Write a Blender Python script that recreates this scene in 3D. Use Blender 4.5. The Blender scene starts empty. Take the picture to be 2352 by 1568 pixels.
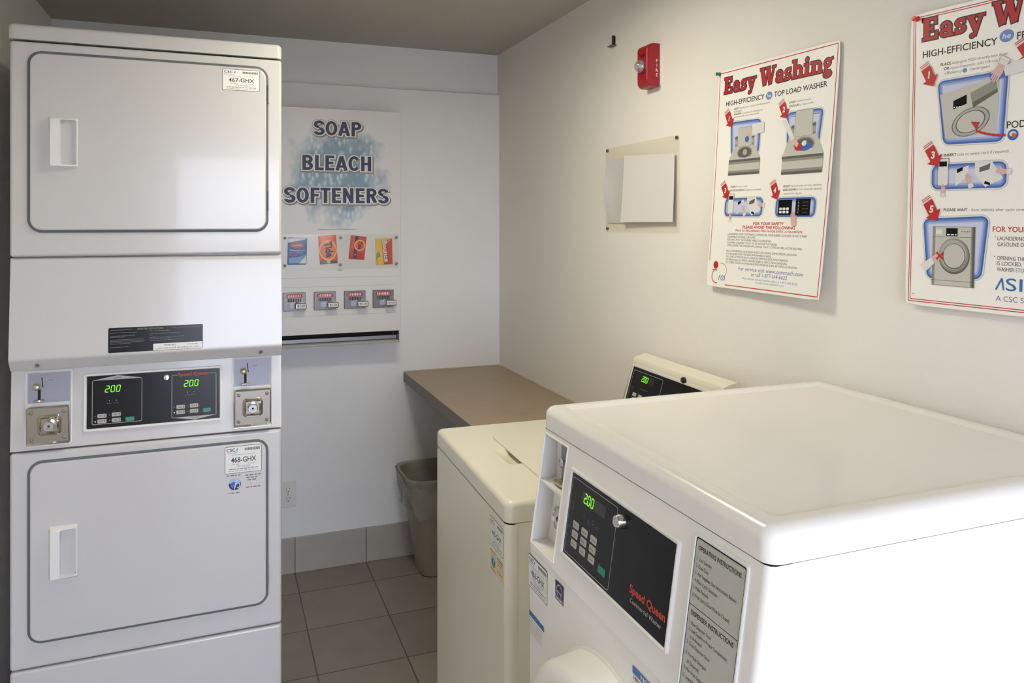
import bpy, bmesh, math, random
from mathutils import Matrix, Vector

random.seed(7)
SC = bpy.context.scene
COL = SC.collection
PI = math.pi

# ------------------------------------------------------------------ camera
H_EYE = 1.555
YAW = math.radians(20.85)
cam_d = bpy.data.cameras.new('camera')
cam = bpy.data.objects.new('camera', cam_d)
COL.objects.link(cam)
cam_d.sensor_fit = 'HORIZONTAL'
cam_d.sensor_width = 36.0
cam_d.lens = 1770.0 / 2352.0 * 36.0
cam_d.shift_y = -(784.0 - 512.8) / 2352.0
cam_d.clip_start = 0.02
cam.location = (0, 0, H_EYE)
cam.rotation_euler = (PI / 2, 0, -YAW)
SC.camera = cam

# ------------------------------------------------------------------ room numbers
XR, XL, YB, YF, ZC = 1.29, -0.634, 3.556, -1.2, 2.385
DOOR_X0, DOOR_X1, DOOR_Z = -0.15, 1.12, 2.03

# ------------------------------------------------------------------ sky, daylight, lamp, exposure
world = bpy.data.worlds.new('sky')
SC.world = world
world.use_nodes = True
bg = world.node_tree.nodes['Background']
bg.inputs['Color'].default_value = (0.73, 0.80, 1.0, 1)
bg.inputs['Strength'].default_value = 11.8

pl = bpy.data.lights.new('doorway_portal', 'AREA')
pl.shape = 'RECTANGLE'
pl.size, pl.size_y = DOOR_X1 - DOOR_X0, DOOR_Z
pl.cycles.is_portal = True
po = bpy.data.objects.new('doorway_portal', pl)
COL.objects.link(po)
po.location = ((DOOR_X0 + DOOR_X1) / 2, YF - 0.02, DOOR_Z / 2)
po.rotation_euler = (PI / 2, 0, PI)

ll = bpy.data.lights.new('ceiling_lamp', 'AREA')
ll.shape = 'DISK'
ll.size = 0.30
ll.energy = 11.3
ll.color = (1.0, 0.94, 0.76)
lo = bpy.data.objects.new('ceiling_lamp', ll)
COL.objects.link(lo)
lo.location = (0.50, 1.93, ZC - 0.09)

SC.view_settings.view_transform = 'Standard'
SC.view_settings.look = 'None'
SC.view_settings.gamma = 1.0
SC.view_settings.use_curve_mapping = False
SC.view_settings.exposure = 0.0


# ------------------------------------------------------------------ materials
def lin(c):
    def f(x):
        x /= 255.0
        return x / 12.92 if x <= 0.04045 else ((x + 0.055) / 1.055) ** 2.4
    return (f(c[0]), f(c[1]), f(c[2]), 1.0)


MATS = {}


def mat(name, rgb, rough=0.5, metal=0.0, emit=None, coat=0.0, bump=0.0, bscale=200.0, var=0.0, vscale=6.0, spec=0.5):
    if name in MATS:
        return MATS[name]
    m = bpy.data.materials.new(name)
    m.use_nodes = True
    nt = m.node_tree
    b = nt.nodes['Principled BSDF']
    b.inputs['Base Color'].default_value = lin(rgb)
    b.inputs['Roughness'].default_value = rough
    b.inputs['Metallic'].default_value = metal
    b.inputs['Specular IOR Level'].default_value = spec
    b.inputs['Coat Weight'].default_value = coat
    b.inputs['Coat Roughness'].default_value = 0.06
    if emit:
        b.inputs['Emission Color'].default_value = lin(rgb)
        b.inputs['Emission Strength'].default_value = emit
    tc = nt.nodes.new('ShaderNodeTexCoord')
    if bump:
        n = nt.nodes.new('ShaderNodeTexNoise')
        n.inputs['Scale'].default_value = bscale
        n.inputs['Detail'].default_value = 3
        nt.links.new(tc.outputs['Object'], n.inputs['Vector'])
        bp = nt.nodes.new('ShaderNodeBump')
        bp.inputs['Strength'].default_value = bump
        bp.inputs['Distance'].default_value = 0.002
        nt.links.new(n.outputs['Fac'], bp.inputs['Height'])
        nt.links.new(bp.outputs['Normal'], b.inputs['Normal'])
    if var:
        n = nt.nodes.new('ShaderNodeTexNoise')
        n.inputs['Scale'].default_value = vscale
        n.inputs['Detail'].default_value = 4
        nt.links.new(tc.outputs['Object'], n.inputs['Vector'])
        mx = nt.nodes.new('ShaderNodeMix')
        mx.data_type = 'RGBA'
        c = lin(rgb)
        mx.inputs[6].default_value = tuple(x * (1 - var) for x in c[:3]) + (1,)
        mx.inputs[7].default_value = tuple(min(1, x * (1 + var)) for x in c[:3]) + (1,)
        nt.links.new(n.outputs['Fac'], mx.inputs[0])
        nt.links.new(mx.outputs[2], b.inputs['Base Color'])
    MATS[name] = m
    return m


def clear(name, tint, gloss=0.08, rough=0.05, alpha=0.0, body=(255, 255, 255)):
    """thin clear sheet: mostly see-through, some gloss, a little milky body"""
    m = bpy.data.materials.new(name)
    m.use_nodes = True
    nt = m.node_tree
    nt.nodes.remove(nt.nodes['Principled BSDF'])
    out = nt.nodes['Material Output']
    t = nt.nodes.new('ShaderNodeBsdfTransparent')
    t.inputs['Color'].default_value = lin(tint)
    d = nt.nodes.new('ShaderNodeBsdfDiffuse')
    d.inputs['Color'].default_value = lin(body)
    g = nt.nodes.new('ShaderNodeBsdfGlossy')
    g.inputs['Roughness'].default_value = rough
    m1 = nt.nodes.new('ShaderNodeMixShader')
    m1.inputs[0].default_value = alpha
    m2 = nt.nodes.new('ShaderNodeMixShader')
    m2.inputs[0].default_value = gloss
    nt.links.new(t.outputs[0], m1.inputs[1])
    nt.links.new(d.outputs[0], m1.inputs[2])
    nt.links.new(m1.outputs[0], m2.inputs[1])
    nt.links.new(g.outputs[0], m2.inputs[2])
    nt.links.new(m2.outputs[0], out.inputs['Surface'])
    MATS[name] = m
    return m


def tile_mat(name, rgb, grout, x0, y0, size, gw, rough, use_y=True):
    m = bpy.data.materials.new(name)
    m.use_nodes = True
    nt = m.node_tree
    L = nt.links.new
    b = nt.nodes['Principled BSDF']
    b.inputs['Roughness'].default_value = rough
    tc = nt.nodes.new('ShaderNodeTexCoord')
    sp = nt.nodes.new('ShaderNodeSeparateXYZ')
    L(tc.outputs['Object'], sp.inputs[0])

    def M(op, a, v=None):
        n = nt.nodes.new('ShaderNodeMath')
        n.operation = op
        for i, q in enumerate((a, v)):
            if q is None:
                continue
            if isinstance(q, (int, float)):
                n.inputs[i].default_value = q
            else:
                L(q, n.inputs[i])
        return n.outputs[0]

    def axis(sock, o):
        t = M('DIVIDE', M('SUBTRACT', sock, o), size)
        f = M('FRACT', t)
        d = M('MINIMUM', f, M('SUBTRACT', 1.0, f))
        return M('LESS_THAN', d, gw / size / 2), M('FLOOR', t)
    gx, fx = axis(sp.outputs[0], x0)
    if use_y:
        gy, fy = axis(sp.outputs[1], y0)
        g = M('MAXIMUM', gx, gy)
    else:
        fy = fx
        g = gx
    cb = nt.nodes.new('ShaderNodeCombineXYZ')
    L(fx, cb.inputs[0])
    L(fy, cb.inputs[1])
    wn = nt.nodes.new('ShaderNodeTexWhiteNoise')
    L(cb.outputs[0], wn.inputs['Vector'])
    ns = nt.nodes.new('ShaderNodeTexNoise')
    ns.inputs['Scale'].default_value = 9
    ns.inputs['Detail'].default_value = 6
    L(tc.outputs['Object'], ns.inputs['Vector'])
    v = M('ADD', M('MULTIPLY', wn.outputs['Value'], 0.35), M('MULTIPLY', ns.outputs['Fac'], 0.65))
    mx = nt.nodes.new('ShaderNodeMix')
    mx.data_type = 'RGBA'
    c = lin(rgb)
    mx.inputs[6].default_value = tuple(x * 0.78 for x in c[:3]) + (1,)
    mx.inputs[7].default_value = tuple(x * 1.22 for x in c[:3]) + (1,)
    L(v, mx.inputs[0])
    m2 = nt.nodes.new('ShaderNodeMix')
    m2.data_type = 'RGBA'
    L(g, m2.inputs[0])
    L(mx.outputs[2], m2.inputs[6])
    m2.inputs[7].default_value = lin(grout)
    L(m2.outputs[2], b.inputs['Base Color'])
    bp = nt.nodes.new('ShaderNodeBump')
    bp.inputs['Strength'].default_value = 11.8
    bp.inputs['Distance'].default_value = 0.002
    L(M('SUBTRACT', 1.0, g), bp.inputs['Height'])
    L(bp.outputs['Normal'], b.inputs['Normal'])
    MATS[name] = m
    return m


def bubble_mat(name, cx, cz, rad):
    """printed foam of blue bubbles fading out to the white of the sign"""
    m = bpy.data.materials.new(name)
    m.use_nodes = True
    nt = m.node_tree
    L = nt.links.new
    b = nt.nodes['Principled BSDF']
    b.inputs['Roughness'].default_value = 0.35
    tc = nt.nodes.new('ShaderNodeTexCoord')
    v1 = nt.nodes.new('ShaderNodeTexVoronoi')
    v1.inputs['Scale'].default_value = 34
    mp = nt.nodes.new('ShaderNodeMapping')
    mp.inputs['Rotation'].default_value = (0, math.radians(35), 0)
    mp.inputs['Scale'].default_value = (1.5, 1, 0.8)
    L(tc.outputs['Object'], mp.inputs[0])
    L(mp.outputs[0], v1.inputs['Vector'])
    rp = nt.nodes.new('ShaderNodeValToRGB')
    e = rp.color_ramp.elements
    e[0].position, e[0].color = 0.0, lin((214, 226, 232))
    e[1].position, e[1].color = 0.55, lin((120, 150, 172))
    x = e.new(0.25)
    x.color = lin((176, 198, 210))
    x = e.new(0.40)
    x.color = lin((142, 172, 188))
    L(v1.outputs['Distance'], rp.inputs[0])
    n = nt.nodes.new('ShaderNodeTexNoise')
    n.inputs['Scale'].default_value = 11
    L(tc.outputs['Object'], n.inputs['Vector'])
    dist = nt.nodes.new('ShaderNodeVectorMath')
    dist.operation = 'DISTANCE'
    dist.inputs[1].default_value = (cx, 0, cz)
    fl = nt.nodes.new('ShaderNodeVectorMath')
    fl.operation = 'MULTIPLY'
    fl.inputs[1].default_value = (1, 0, 1)
    L(tc.outputs['Object'], fl.inputs[0])
    L(fl.outputs[0], dist.inputs[0])
    ad = nt.nodes.new('ShaderNodeMath')
    ad.operation = 'MULTIPLY_ADD'
    L(n.outputs['Fac'], ad.inputs[0])
    ad.inputs[1].default_value = 0.22
    L(dist.outputs['Value'], ad.inputs[2])
    mr = nt.nodes.new('ShaderNodeMapRange')
    mr.inputs['From Min'].default_value = rad * 0.60 + 0.11
    mr.inputs['From Max'].default_value = rad + 0.10
    mr.inputs['To Min'].default_value = 0.95
    mr.inputs['To Max'].default_value = 0.0
    L(ad.outputs[0], mr.inputs['Value'])
    mx = nt.nodes.new('ShaderNodeMix')
    mx.data_type = 'RGBA'
    L(mr.outputs[0], mx.inputs[0])
    mx.inputs[6].default_value = lin((226, 225, 224))
    L(rp.outputs[0], mx.inputs[7])
    L(mx.outputs[2], b.inputs['Base Color'])
    MATS[name] = m
    return m


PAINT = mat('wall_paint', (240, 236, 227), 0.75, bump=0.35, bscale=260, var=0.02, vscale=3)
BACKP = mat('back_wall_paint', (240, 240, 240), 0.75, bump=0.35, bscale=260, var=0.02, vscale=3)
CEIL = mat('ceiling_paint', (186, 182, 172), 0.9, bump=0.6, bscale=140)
FLOOR = tile_mat('floor_tile', (146, 136, 127), (88, 82, 77), 0.318, 3.033, 0.3155, 0.005, 0.42)
BASE = tile_mat('baseboard_tile', (178, 172, 164), (124, 118, 112), 0.318, 0, 0.316, 0.005, 0.35, use_y=False)
ENAMEL = mat('white_enamel', (201, 199, 197), 0.22, coat=0.3, bump=0.02, bscale=500)
CREAM = mat('cream_enamel', (243, 239, 229), 0.25, coat=0.25, bump=0.02, bscale=500)
IVORY = mat('ivory_enamel', (236, 231, 212), 0.28, coat=0.25, bump=0.02, bscale=500)
WHITE = mat('white_plastic', (228, 226, 222), 0.35)
POCKET = mat('handle_plastic', (222, 222, 222), 0.4)
GASKET = mat('grey_gasket', (96, 100, 102), 0.6)
DARK = mat('dark_gap', (20, 20, 20), 0.7)
BLACK = mat('black_overlay', (15, 15, 17), 0.22, spec=0.25)
BLACKP = mat('black_plastic', (26, 26, 28), 0.35)
CHROME = mat('chrome', (205, 203, 200), 0.14, metal=1.0)
BOXMETAL = mat('coin_box_metal', (176, 170, 160), 0.22, metal=1.0)
SLIDEMETAL = mat('slide_metal', (112, 110, 108), 0.36, metal=1.0)
STEEL = mat('brushed_steel', (150, 150, 156), 0.42, metal=0.8, bump=0.1, bscale=300)
ZINC = mat('zinc_plate', (150, 150, 162), 0.5, metal=0.35)
BRASS = mat('brass', (206, 186, 150), 0.25, metal=1.0)
GREEN_LED = mat('green_led', (120, 255, 20), 0.5, emit=1.1)
GREEN_KEY = mat('green_key', (30, 130, 104), 0.4)
KEY = mat('grey_key', (178, 174, 164), 0.45)
SMOKE = mat('display_window', (34, 32, 30), 0.15)
RED = mat('print_red', (196, 34, 38), 0.5)
DKRED = mat('title_red', (186, 28, 42), 0.5)
LOGORED = mat('logo_red', (196, 58, 40), 0.5)
INK = mat('print_black', (38, 36, 38), 0.5)
GREYINK = mat('print_grey', (120, 116, 114), 0.5)
LTGREY = mat('print_light_grey', (176, 174, 170), 0.5)
NAVY = mat('print_navy', (34, 42, 84), 0.45)
BLUE = mat('print_blue', (58, 104, 184), 0.5)
BLUE2 = mat('print_blue_mid', (112, 142, 208), 0.5)
BLUE3 = mat('print_blue_pale', (166, 182, 226), 0.5)
BLUE4 = mat('print_lilac', (208, 212, 236), 0.5)
TEAL = mat('print_teal', (30, 130, 160), 0.5)
STICKBLUE = mat('sticker_blue', (52, 118, 176), 0.5)
PWHITE = mat('print_white', (232, 230, 226), 0.5)
PAPER = mat('poster_sheet', (253, 250, 242), 0.42)
BLANK = mat('blank_paper', (226, 222, 218), 0.7)
SKIN = mat('print_skin', (226, 186, 176), 0.5)
STONE = mat('print_machine', (202, 200, 190), 0.5)
STONE2 = mat('print_machine_shade', (146, 144, 132), 0.5)
STONE3 = mat('print_machine_dark', (98, 96, 88), 0.5)
ORANGE = mat('packet_orange', (238, 92, 34), 0.35)
PRED = mat('packet_red', (214, 58, 44), 0.35)
YELLOW = mat('packet_yellow', (244, 194, 50), 0.35)
PBLUE = mat('packet_blue', (46, 92, 164), 0.3)
PBLUE2 = mat('packet_blue_light', (86, 142, 200), 0.3)
PGREEN = mat('packet_green', (120, 160, 60), 0.35)
FIRERED = mat('alarm_red', (160, 22, 38), 0.35)
LABELGREY = mat('label_grey', (188, 186, 174), 0.5)
LAMINATE = mat('counter_laminate', (166, 146, 120), 0.38, var=0.12, vscale=18)
LAMEDGE = mat('counter_edge', (122, 106, 98), 0.45)
BIN = mat('bin_plastic', (158, 152, 138), 0.5)
PINGREEN = mat('pin_green', (20, 128, 96), 0.35)
PINRED = mat('pin_red', (214, 44, 44), 0.35)
PANE = clear('clear_acrylic', (252, 252, 251), 0.012, 0.08)
SLEEVE = clear('clear_sleeve', (254, 253, 250), 0.03, 0.2, 0.08, (240, 236, 220))
BAG = clear('clear_bag', (236, 236, 234), 0.10, 0.2, 0.30, (225, 225, 222))
LENS = clear('strobe_lens', (236, 238, 242), 0.30, 0.08, 0.12)
FOAM = bubble_mat('bubble_print', 0.0, 0.0, 0.235)


# ------------------------------------------------------------------ geometry helpers
class Frame:
    """u = right along the front, w = into the thing, z = up"""
    def __init__(s, x, y, ang):
        s.o = Vector((x, y, 0))
        s.ang = ang
        s.u = Vector((math.cos(ang), math.sin(ang), 0))
        s.w = Vector((-math.sin(ang), math.cos(ang), 0))

    def pt(s, p):
        return s.o + s.u * p[0] + s.w * p[1] + Vector((0, 0, p[2]))


def FRONT(w=0.0):            # x = u, y = z, height = towards the viewer
    return Matrix(((1, 0, 0, 0), (0, 0, -1, w), (0, 1, 0, 0), (0, 0, 0, 1)))


def TOP(z=0.0):
    return Matrix(((1, 0, 0, 0), (0, 1, 0, 0), (0, 0, 1, z), (0, 0, 0, 1)))


def SLOPE(w0, z0, k):        # plane w = w0 + k (z - z0); y stays z
    n = math.sqrt(1 + k * k)
    return Matrix(((1, 0, 0, 0), (0, k, -1 / n, w0 - k * z0), (0, 1, k / n, 0), (0, 0, 0, 1)))


def rect(x0, x1, y0, y1):
    return [(x0, y0), (x1, y0), (x1, y1), (x0, y1)]


def rr(x0, x1, y0, y1, r, n=5):
    r = min(r, (x1 - x0) / 2 - 1e-5, (y1 - y0) / 2 - 1e-5)
    if r <= 1e-6:
        return rect(x0, x1, y0, y1)
    P = []
    for cx, cy, a in ((x1 - r, y0 + r, -90), (x1 - r, y1 - r, 0), (x0 + r, y1 - r, 90), (x0 + r, y0 + r, 180)):
        for i in range(n + 1):
            t = math.radians(a + 90 * i / n)
            P.append((cx + r * math.cos(t), cy + r * math.sin(t)))
    return P


def ell(cx, cy, rx, ry=None, n=24, a0=0, a1=360):
    ry = rx if ry is None else ry
    full = abs(a1 - a0) >= 360
    m = n if full else n + 1
    return [(cx + rx * math.cos(math.radians(a0 + (a1 - a0) * i / n)), cy + ry * math.sin(math.radians(a0 + (a1 - a0) * i / n))) for i in range(m)]


def rri(x0, x1, y0, y1, r, d, n=5):
    return rr(x0 + d, x1 - d, y0 + d, y1 - d, max(r - d, .004), n)


def inset(P, d):
    n = len(P)
    out = []
    for i in range(n):
        a, b, c = P[i - 1], P[i], P[(i + 1) % n]
        e1 = Vector((b[0] - a[0], b[1] - a[1]))
        e2 = Vector((c[0] - b[0], c[1] - b[1]))
        if e1.length < 1e-9:
            e1 = e2
        if e2.length < 1e-9:
            e2 = e1
        e1.normalize()
        e2.normalize()
        n1, n2 = Vector((-e1.y, e1.x)), Vector((-e2.y, e2.x))
        k = 1 + n1.dot(n2)
        v = (n1 + n2) / max(k, 0.3)
        out.append((b[0] + v.x * d, b[1] + v.y * d))
    return out


_TXT = {}


def text_mesh(s, bold, shear):
    key = (s, bold, shear)
    if key not in _TXT:
        c = bpy.data.curves.new('lettering', 'FONT')
        c.body = s
        c.size = 1.0
        c.offset = bold
        c.shear = shear
        c.resolution_u = 3
        c.fill_mode = 'BOTH'
        o = bpy.data.objects.new('lettering', c)
        COL.objects.link(o)
        dg = bpy.context.evaluated_depsgraph_get()
        me = bpy.data.meshes.new_from_object(o.evaluated_get(dg))
        vs = [(v.co.x, v.co.y) for v in me.vertices]
        fs = [tuple(p.vertices) for p in me.polygons]
        bpy.data.meshes.remove(me)
        bpy.data.objects.remove(o)
        bpy.data.curves.remove(c)
        _TXT[key] = (vs, fs)
    return _TXT[key]


CAPH = None


class MB:
    LAY = 0.00022

    def __init__(s):
        s.bm = bmesh.new()
        s.mats = []

    def mi(s, m):
        if m not in s.mats:
            s.mats.append(m)
        return s.mats.index(m)

    def face(s, vs, m):
        try:
            f = s.bm.faces.new(vs)
        except ValueError:
            return
        f.material_index = s.mi(m)

    def loops(s, Ls, m, cap0=False, cap1=True, closed=True, ms=None, cm=None):
        V = [[s.bm.verts.new(p) for p in L] for L in Ls]
        n = len(V[0])
        for k in range(len(V) - 1):
            mm = ms[k] if ms else m
            for i in range(n if closed else n - 1):
                j = (i + 1) % n
                s.face((V[k][i], V[k][j], V[k + 1][j], V[k + 1][i]), mm)
        if cap0:
            s.face(V[0][::-1], m)
        if cap1:
            s.face(V[-1], cm or (ms[-1] if ms else m))

    def stack(s, M, levels, m, cap0=False, cap1=True, ms=None, cm=None):
        """levels: (outline, height or function of the point)"""
        Ls = []
        for P, h in levels:
            Ls.append([M @ Vector((p[0], p[1], h(p) if callable(h) else h)) for p in P])
        s.loops(Ls, m, cap0, cap1, True, ms, cm)

    def slab(s, M, P, h0, h1, m, bev=0.0, seg=3, cap0=True):
        lv = [(P, h0)]
        if bev:
            for i in range(seg + 1):
                a = PI / 2 * i / seg
                lv.append((inset(P, bev * (1 - math.cos(a))), h1 - bev + bev * math.sin(a)))
        else:
            lv.append((P, h1))
        s.stack(M, lv, m, cap0)

    def box(s, u0, u1, w0, w1, z0, z1, m, bev=0.0, seg=2):
        t = bmesh.new()
        bmesh.ops.create_cube(t, size=1)
        for v in t.verts:
            v.co = Vector((u0 + (v.co.x + .5) * (u1 - u0), w0 + (v.co.y + .5) * (w1 - w0), z0 + (v.co.z + .5) * (z1 - z0)))
        if bev:
            bmesh.ops.bevel(t, geom=t.edges[:], offset=bev, segments=seg, profile=.5, affect='EDGES')
        s.merge(t, m)

    def merge(s, t, m):
        mp = {v: s.bm.verts.new(v.co) for v in t.verts}
        for f in t.faces:
            s.face([mp[v] for v in f.verts], m)
        t.free()

    def extr(s, prof, u0, u1, m):
        """profile of (w, z) swept along u, closed ends"""
        A = [s.bm.verts.new((u0, w, z)) for w, z in prof]
        B = [s.bm.verts.new((u1, w, z)) for w, z in prof]
        n = len(prof)
        for i in range(n):
            j = (i + 1) % n
            s.face((A[i], A[j], B[j], B[i]), m)
        s.face(A[::-1], m)
        s.face(B, m)

    def lathe(s, M, prof, m, n=32, ms=None):
        Ls = [[M @ Vector((r * math.cos(2 * PI * i / n), r * math.sin(2 * PI * i / n), h)) for i in range(n)] for r, h in prof]
        s.loops(Ls, m, False, True, True, ms)

    def tube(s, pts, r, m, n=8):
        P = [Vector(p) for p in pts]
        Ls = []
        for i, p in enumerate(P):
            d = (P[min(i + 1, len(P) - 1)] - P[max(i - 1, 0)]).normalized()
            a = Vector((0, 0, 1)) if abs(d.z) < .9 else Vector((1, 0, 0))
            x = d.cross(a).normalized()
            y = d.cross(x)
            Ls.append([p + (x * math.cos(2 * PI * k / n) + y * math.sin(2 * PI * k / n)) * r for k in range(n)])
        s.loops(Ls, m, True, True)

    # ---- flat printing
    def poly(s, M, P, m, lay=1):
        s.face([s.bm.verts.new(M @ Vector((p[0], p[1], lay * s.LAY))) for p in P], m)

    def frame_line(s, M, P, t, m, lay=1):
        Q = inset(P, t)
        a = [s.bm.verts.new(M @ Vector((p[0], p[1], lay * s.LAY))) for p in P]
        b = [s.bm.verts.new(M @ Vector((p[0], p[1], lay * s.LAY))) for p in Q]
        n = len(P)
        for i in range(n):
            j = (i + 1) % n
            s.face((a[i], a[j], b[j], b[i]), m)

    def line(s, M, p, q, t, m, lay=1, seg=1):
        p, q = Vector(p), Vector(q)
        d = (q - p).normalized()
        nn = Vector((-d.y, d.x)) * t / 2
        for k in range(seg):
            a, b = p.lerp(q, k / seg), p.lerp(q, (k + 1) / seg)
            s.poly(M, [a - nn, b - nn, b + nn, a + nn], m, lay)

    def arc(s, M, cx, cy, rx, ry, a0, a1, t, m, lay=1, n=16):
        A = ell(cx, cy, rx + t / 2, ry + t / 2, n, a0, a1)
        B = ell(cx, cy, rx - t / 2, ry - t / 2, n, a0, a1)
        if abs(a1 - a0) >= 360:
            A.append(A[0])
            B.append(B[0])
        for i in range(len(A) - 1):
            s.poly(M, [B[i], A[i], A[i + 1], B[i + 1]], m, lay)

    def text(s, M, body, x, y, cap, m, w=None, align='L', bold=0.0, shear=0.0, lay=1, rot=0.0):
        """cap = capital height, w = total width (squeezes or stretches)"""
        global CAPH
        if CAPH is None:
            vs, _ = text_mesh('H', 0, 0)
            CAPH = max(v[1] for v in vs)
        vs, fs = text_mesh(body, bold, shear)
        if not vs:
            return
        sy = cap / CAPH
        x0, x1 = min(v[0] for v in vs), max(v[0] for v in vs)
        sx = (w / (x1 - x0)) if w else sy
        W = (x1 - x0) * sx
        dx = {'L': 0, 'C': -W / 2, 'R': -W}[align]
        c, sn = math.cos(rot), math.sin(rot)
        V = []
        for vx, vy in vs:
            a, b = (vx - x0) * sx + dx, vy * sy
            V.append(s.bm.verts.new(M @ Vector((x + a * c - b * sn, y + a * sn + b * c, lay * s.LAY))))
        for f in fs:
            s.face([V[i] for i in f], m)

    def run(s, M, body, x, y, cap, w, m1, m2, lay=1):
        """a caption whose leading words in capitals are bold and darker"""
        ws = body.split(' ')
        k = 0
        while k < len(ws) and len(ws[k]) > 1 and ws[k].isupper():
            k += 1
        head, tail = ' '.join(ws[:k]), ' '.join(ws[k:])

        def wid(t, bd):
            vs, _ = text_mesh(t, bd, 0)
            return max(v[0] for v in vs) - min(v[0] for v in vs) if vs else 0
        a, g, c = wid(head, .02) if head else 0, .28 if head else 0, wid(tail, 0) if tail else 0
        f = w / (a + g + c)
        if head:
            s.text(M, head, x, y, cap, m1, w=a * f, bold=.02, lay=lay)
        if tail:
            s.text(M, tail, x + (a + g) * f, y, cap, m2, w=c * f, lay=lay)

    def bars(s, M, x, y, w, t, m, lay=1, word=0.008):
        """line of print too small to read: short dashes"""
        p = x
        while p < x + w - t:
            l = word * random.uniform(.5, 1.5)
            q = min(p + l, x + w)
            s.poly(M, rect(p, q, y, y + t), m, lay)
            p = q + t * .9

    def seg7(s, M, body, x, y, h, m, lay=1):
        SG = {'0': 'abcdef', '2': 'abged'}
        w, t, k = h * .5, h * .11, .16
        for ch in body:
            if ch == '.':
                s.poly(M, ell(x - h * .13, y + t * .6, t * .75, n=8), m, lay)
                continue
            L = {'a': ((0, h), (w, h)), 'b': ((w, h), (w, h / 2)), 'c': ((w, h / 2), (w, 0)), 'd': ((0, 0), (w, 0)),
                 'e': ((0, 0), (0, h / 2)), 'f': ((0, h / 2), (0, h)), 'g': ((0, h / 2), (w, h / 2))}
            for q in SG[ch]:
                a, b = (Vector(v) for v in L[q])
                d = (b - a).normalized() * t * .35
                a, b = a + d, b - d
                f = lambda v: (x + v.x + v.y * k, y + v.y)
                s.line(M, f(a), f(b), t, m, lay)
            x += h * .82

    def build(s, name, parent=None, base=(0, 0, 0), warp=None, angle=32, label=None, wn=True, recalc=None):
        if warp:
            for v in s.bm.verts:
                v.co = warp(v.co)
        for v in s.bm.verts:
            v.co -= Vector(base)
        if wn if recalc is None else recalc:
            bmesh.ops.recalc_face_normals(s.bm, faces=s.bm.faces[:])
        me = bpy.data.meshes.new(name)
        s.bm.to_mesh(me)
        s.bm.free()
        for m in s.mats:
            me.materials.append(m)
        for p in me.polygons:
            p.use_smooth = True
        me.set_sharp_from_angle(angle=math.radians(angle))
        o = bpy.data.objects.new(name, me)
        COL.objects.link(o)
        if wn:
            md = o.modifiers.new('normals', 'WEIGHTED_NORMAL')
            md.keep_sharp = True
        if parent:
            o.parent = parent
        if label:
            o['label'] = label
        return o


def quadface(mb, pts, m):
    mb.face([mb.bm.verts.new(p) for p in pts], m)


class Thing:
    def __init__(s, name, label, cat, frame, base=(0, 0, 0), group=None):
        s.e = bpy.data.objects.new(name, None)
        s.e.empty_display_size = 0.05
        COL.objects.link(s.e)
        s.e.location = frame.pt(base)
        s.e.rotation_euler = (0, 0, frame.ang)
        s.base = base
        tag(s.e, label, cat, group)

    def part(s, name, mb, parent=None, **k):
        return mb.build(name, parent or s.e, s.base, **k)


def tag(o, label, cat, group=None):
    o['label'] = label
    o['category'] = cat
    if group:
        o['group'] = group


def single(name, label, cat, frame, base, mb, group=None, **k):
    """a thing that is one mesh"""
    o = mb.build(name, None, base, **k)
    o.location = frame.pt(base)
    o.rotation_euler = (0, 0, frame.ang)
    tag(o, label, cat, group)
    return o


def structure(name, mb, **k):
    o = mb.build(name, None, **k)
    o['kind'] = 'structure'
    return o


# ------------------------------------------------------------------ the room
T = 0.12
Y2 = YB + 0.03                      # upper back wall stands 3 cm behind the lower one
b = MB(); b.box(XL - T, XR + T, YF - T, Y2 + T, -0.12, 0, FLOOR); structure('floor', b)
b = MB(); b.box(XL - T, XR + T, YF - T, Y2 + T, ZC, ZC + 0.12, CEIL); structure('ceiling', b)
b = MB(); b.box(XL - T, XR + T, Y2, Y2 + T, 0, ZC, BACKP); structure('wall_back', b)
b = MB(); b.box(XL, XR, YB, Y2, 0, 2.184, BACKP, bev=0.003); structure('trim_1', b)
b = MB(); b.box(XR, XR + T, YF - T, Y2, 0, ZC, PAINT); structure('wall_right', b)
b = MB(); b.box(XL - T, XL, YF - T, Y2, 0, ZC, PAINT); structure('wall_left', b)
b = MB()
b.box(XL, DOOR_X0, YF - T, YF, 0, ZC, PAINT)
b.box(DOOR_X1, XR, YF - T, YF, 0, ZC, PAINT)
b.box(DOOR_X0, DOOR_X1, YF - T, YF, DOOR_Z, ZC, PAINT)
structure('wall_front', b)
b = MB()
for x0, x1, z0, z1 in ((DOOR_X0 - .06, DOOR_X0, 0, DOOR_Z + .06), (DOOR_X1, DOOR_X1 + .06, 0, DOOR_Z + .06), (DOOR_X0, DOOR_X1, DOOR_Z, DOOR_Z + .06)):
    b.box(x0, x1, YF - .001, YF + .015, z0, z1, WHITE)
structure('door_1', b)
b = MB(); b.box(-40, 40, -70, YF - T, -0.16, -0.02, mat('pavement', (150, 146, 140), 0.8, var=0.1, vscale=3)); structure('ground', b)
b = MB(); b.box(-5, 6, YF - T - 1.3, YF - T, 2.42, 2.54, CEIL); structure('sky_blocker', b)  # unseen slab added outside the door to block light from the high sky
b = MB()
b.box(XL, XR, YB - 0.011, YB, 0, 0.158, BASE, bev=0.003)
structure('baseboard_back', b)
b = MB()
b.box(XR - 0.011, XR, YF, YB - 0.011, 0, 0.158, BASE, bev=0.003)
structure('baseboard_right', b)

BACK = Frame(0, YB, 0)
RIGHT = Frame(XR, 0, -PI / 2)       # u = -y


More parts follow.
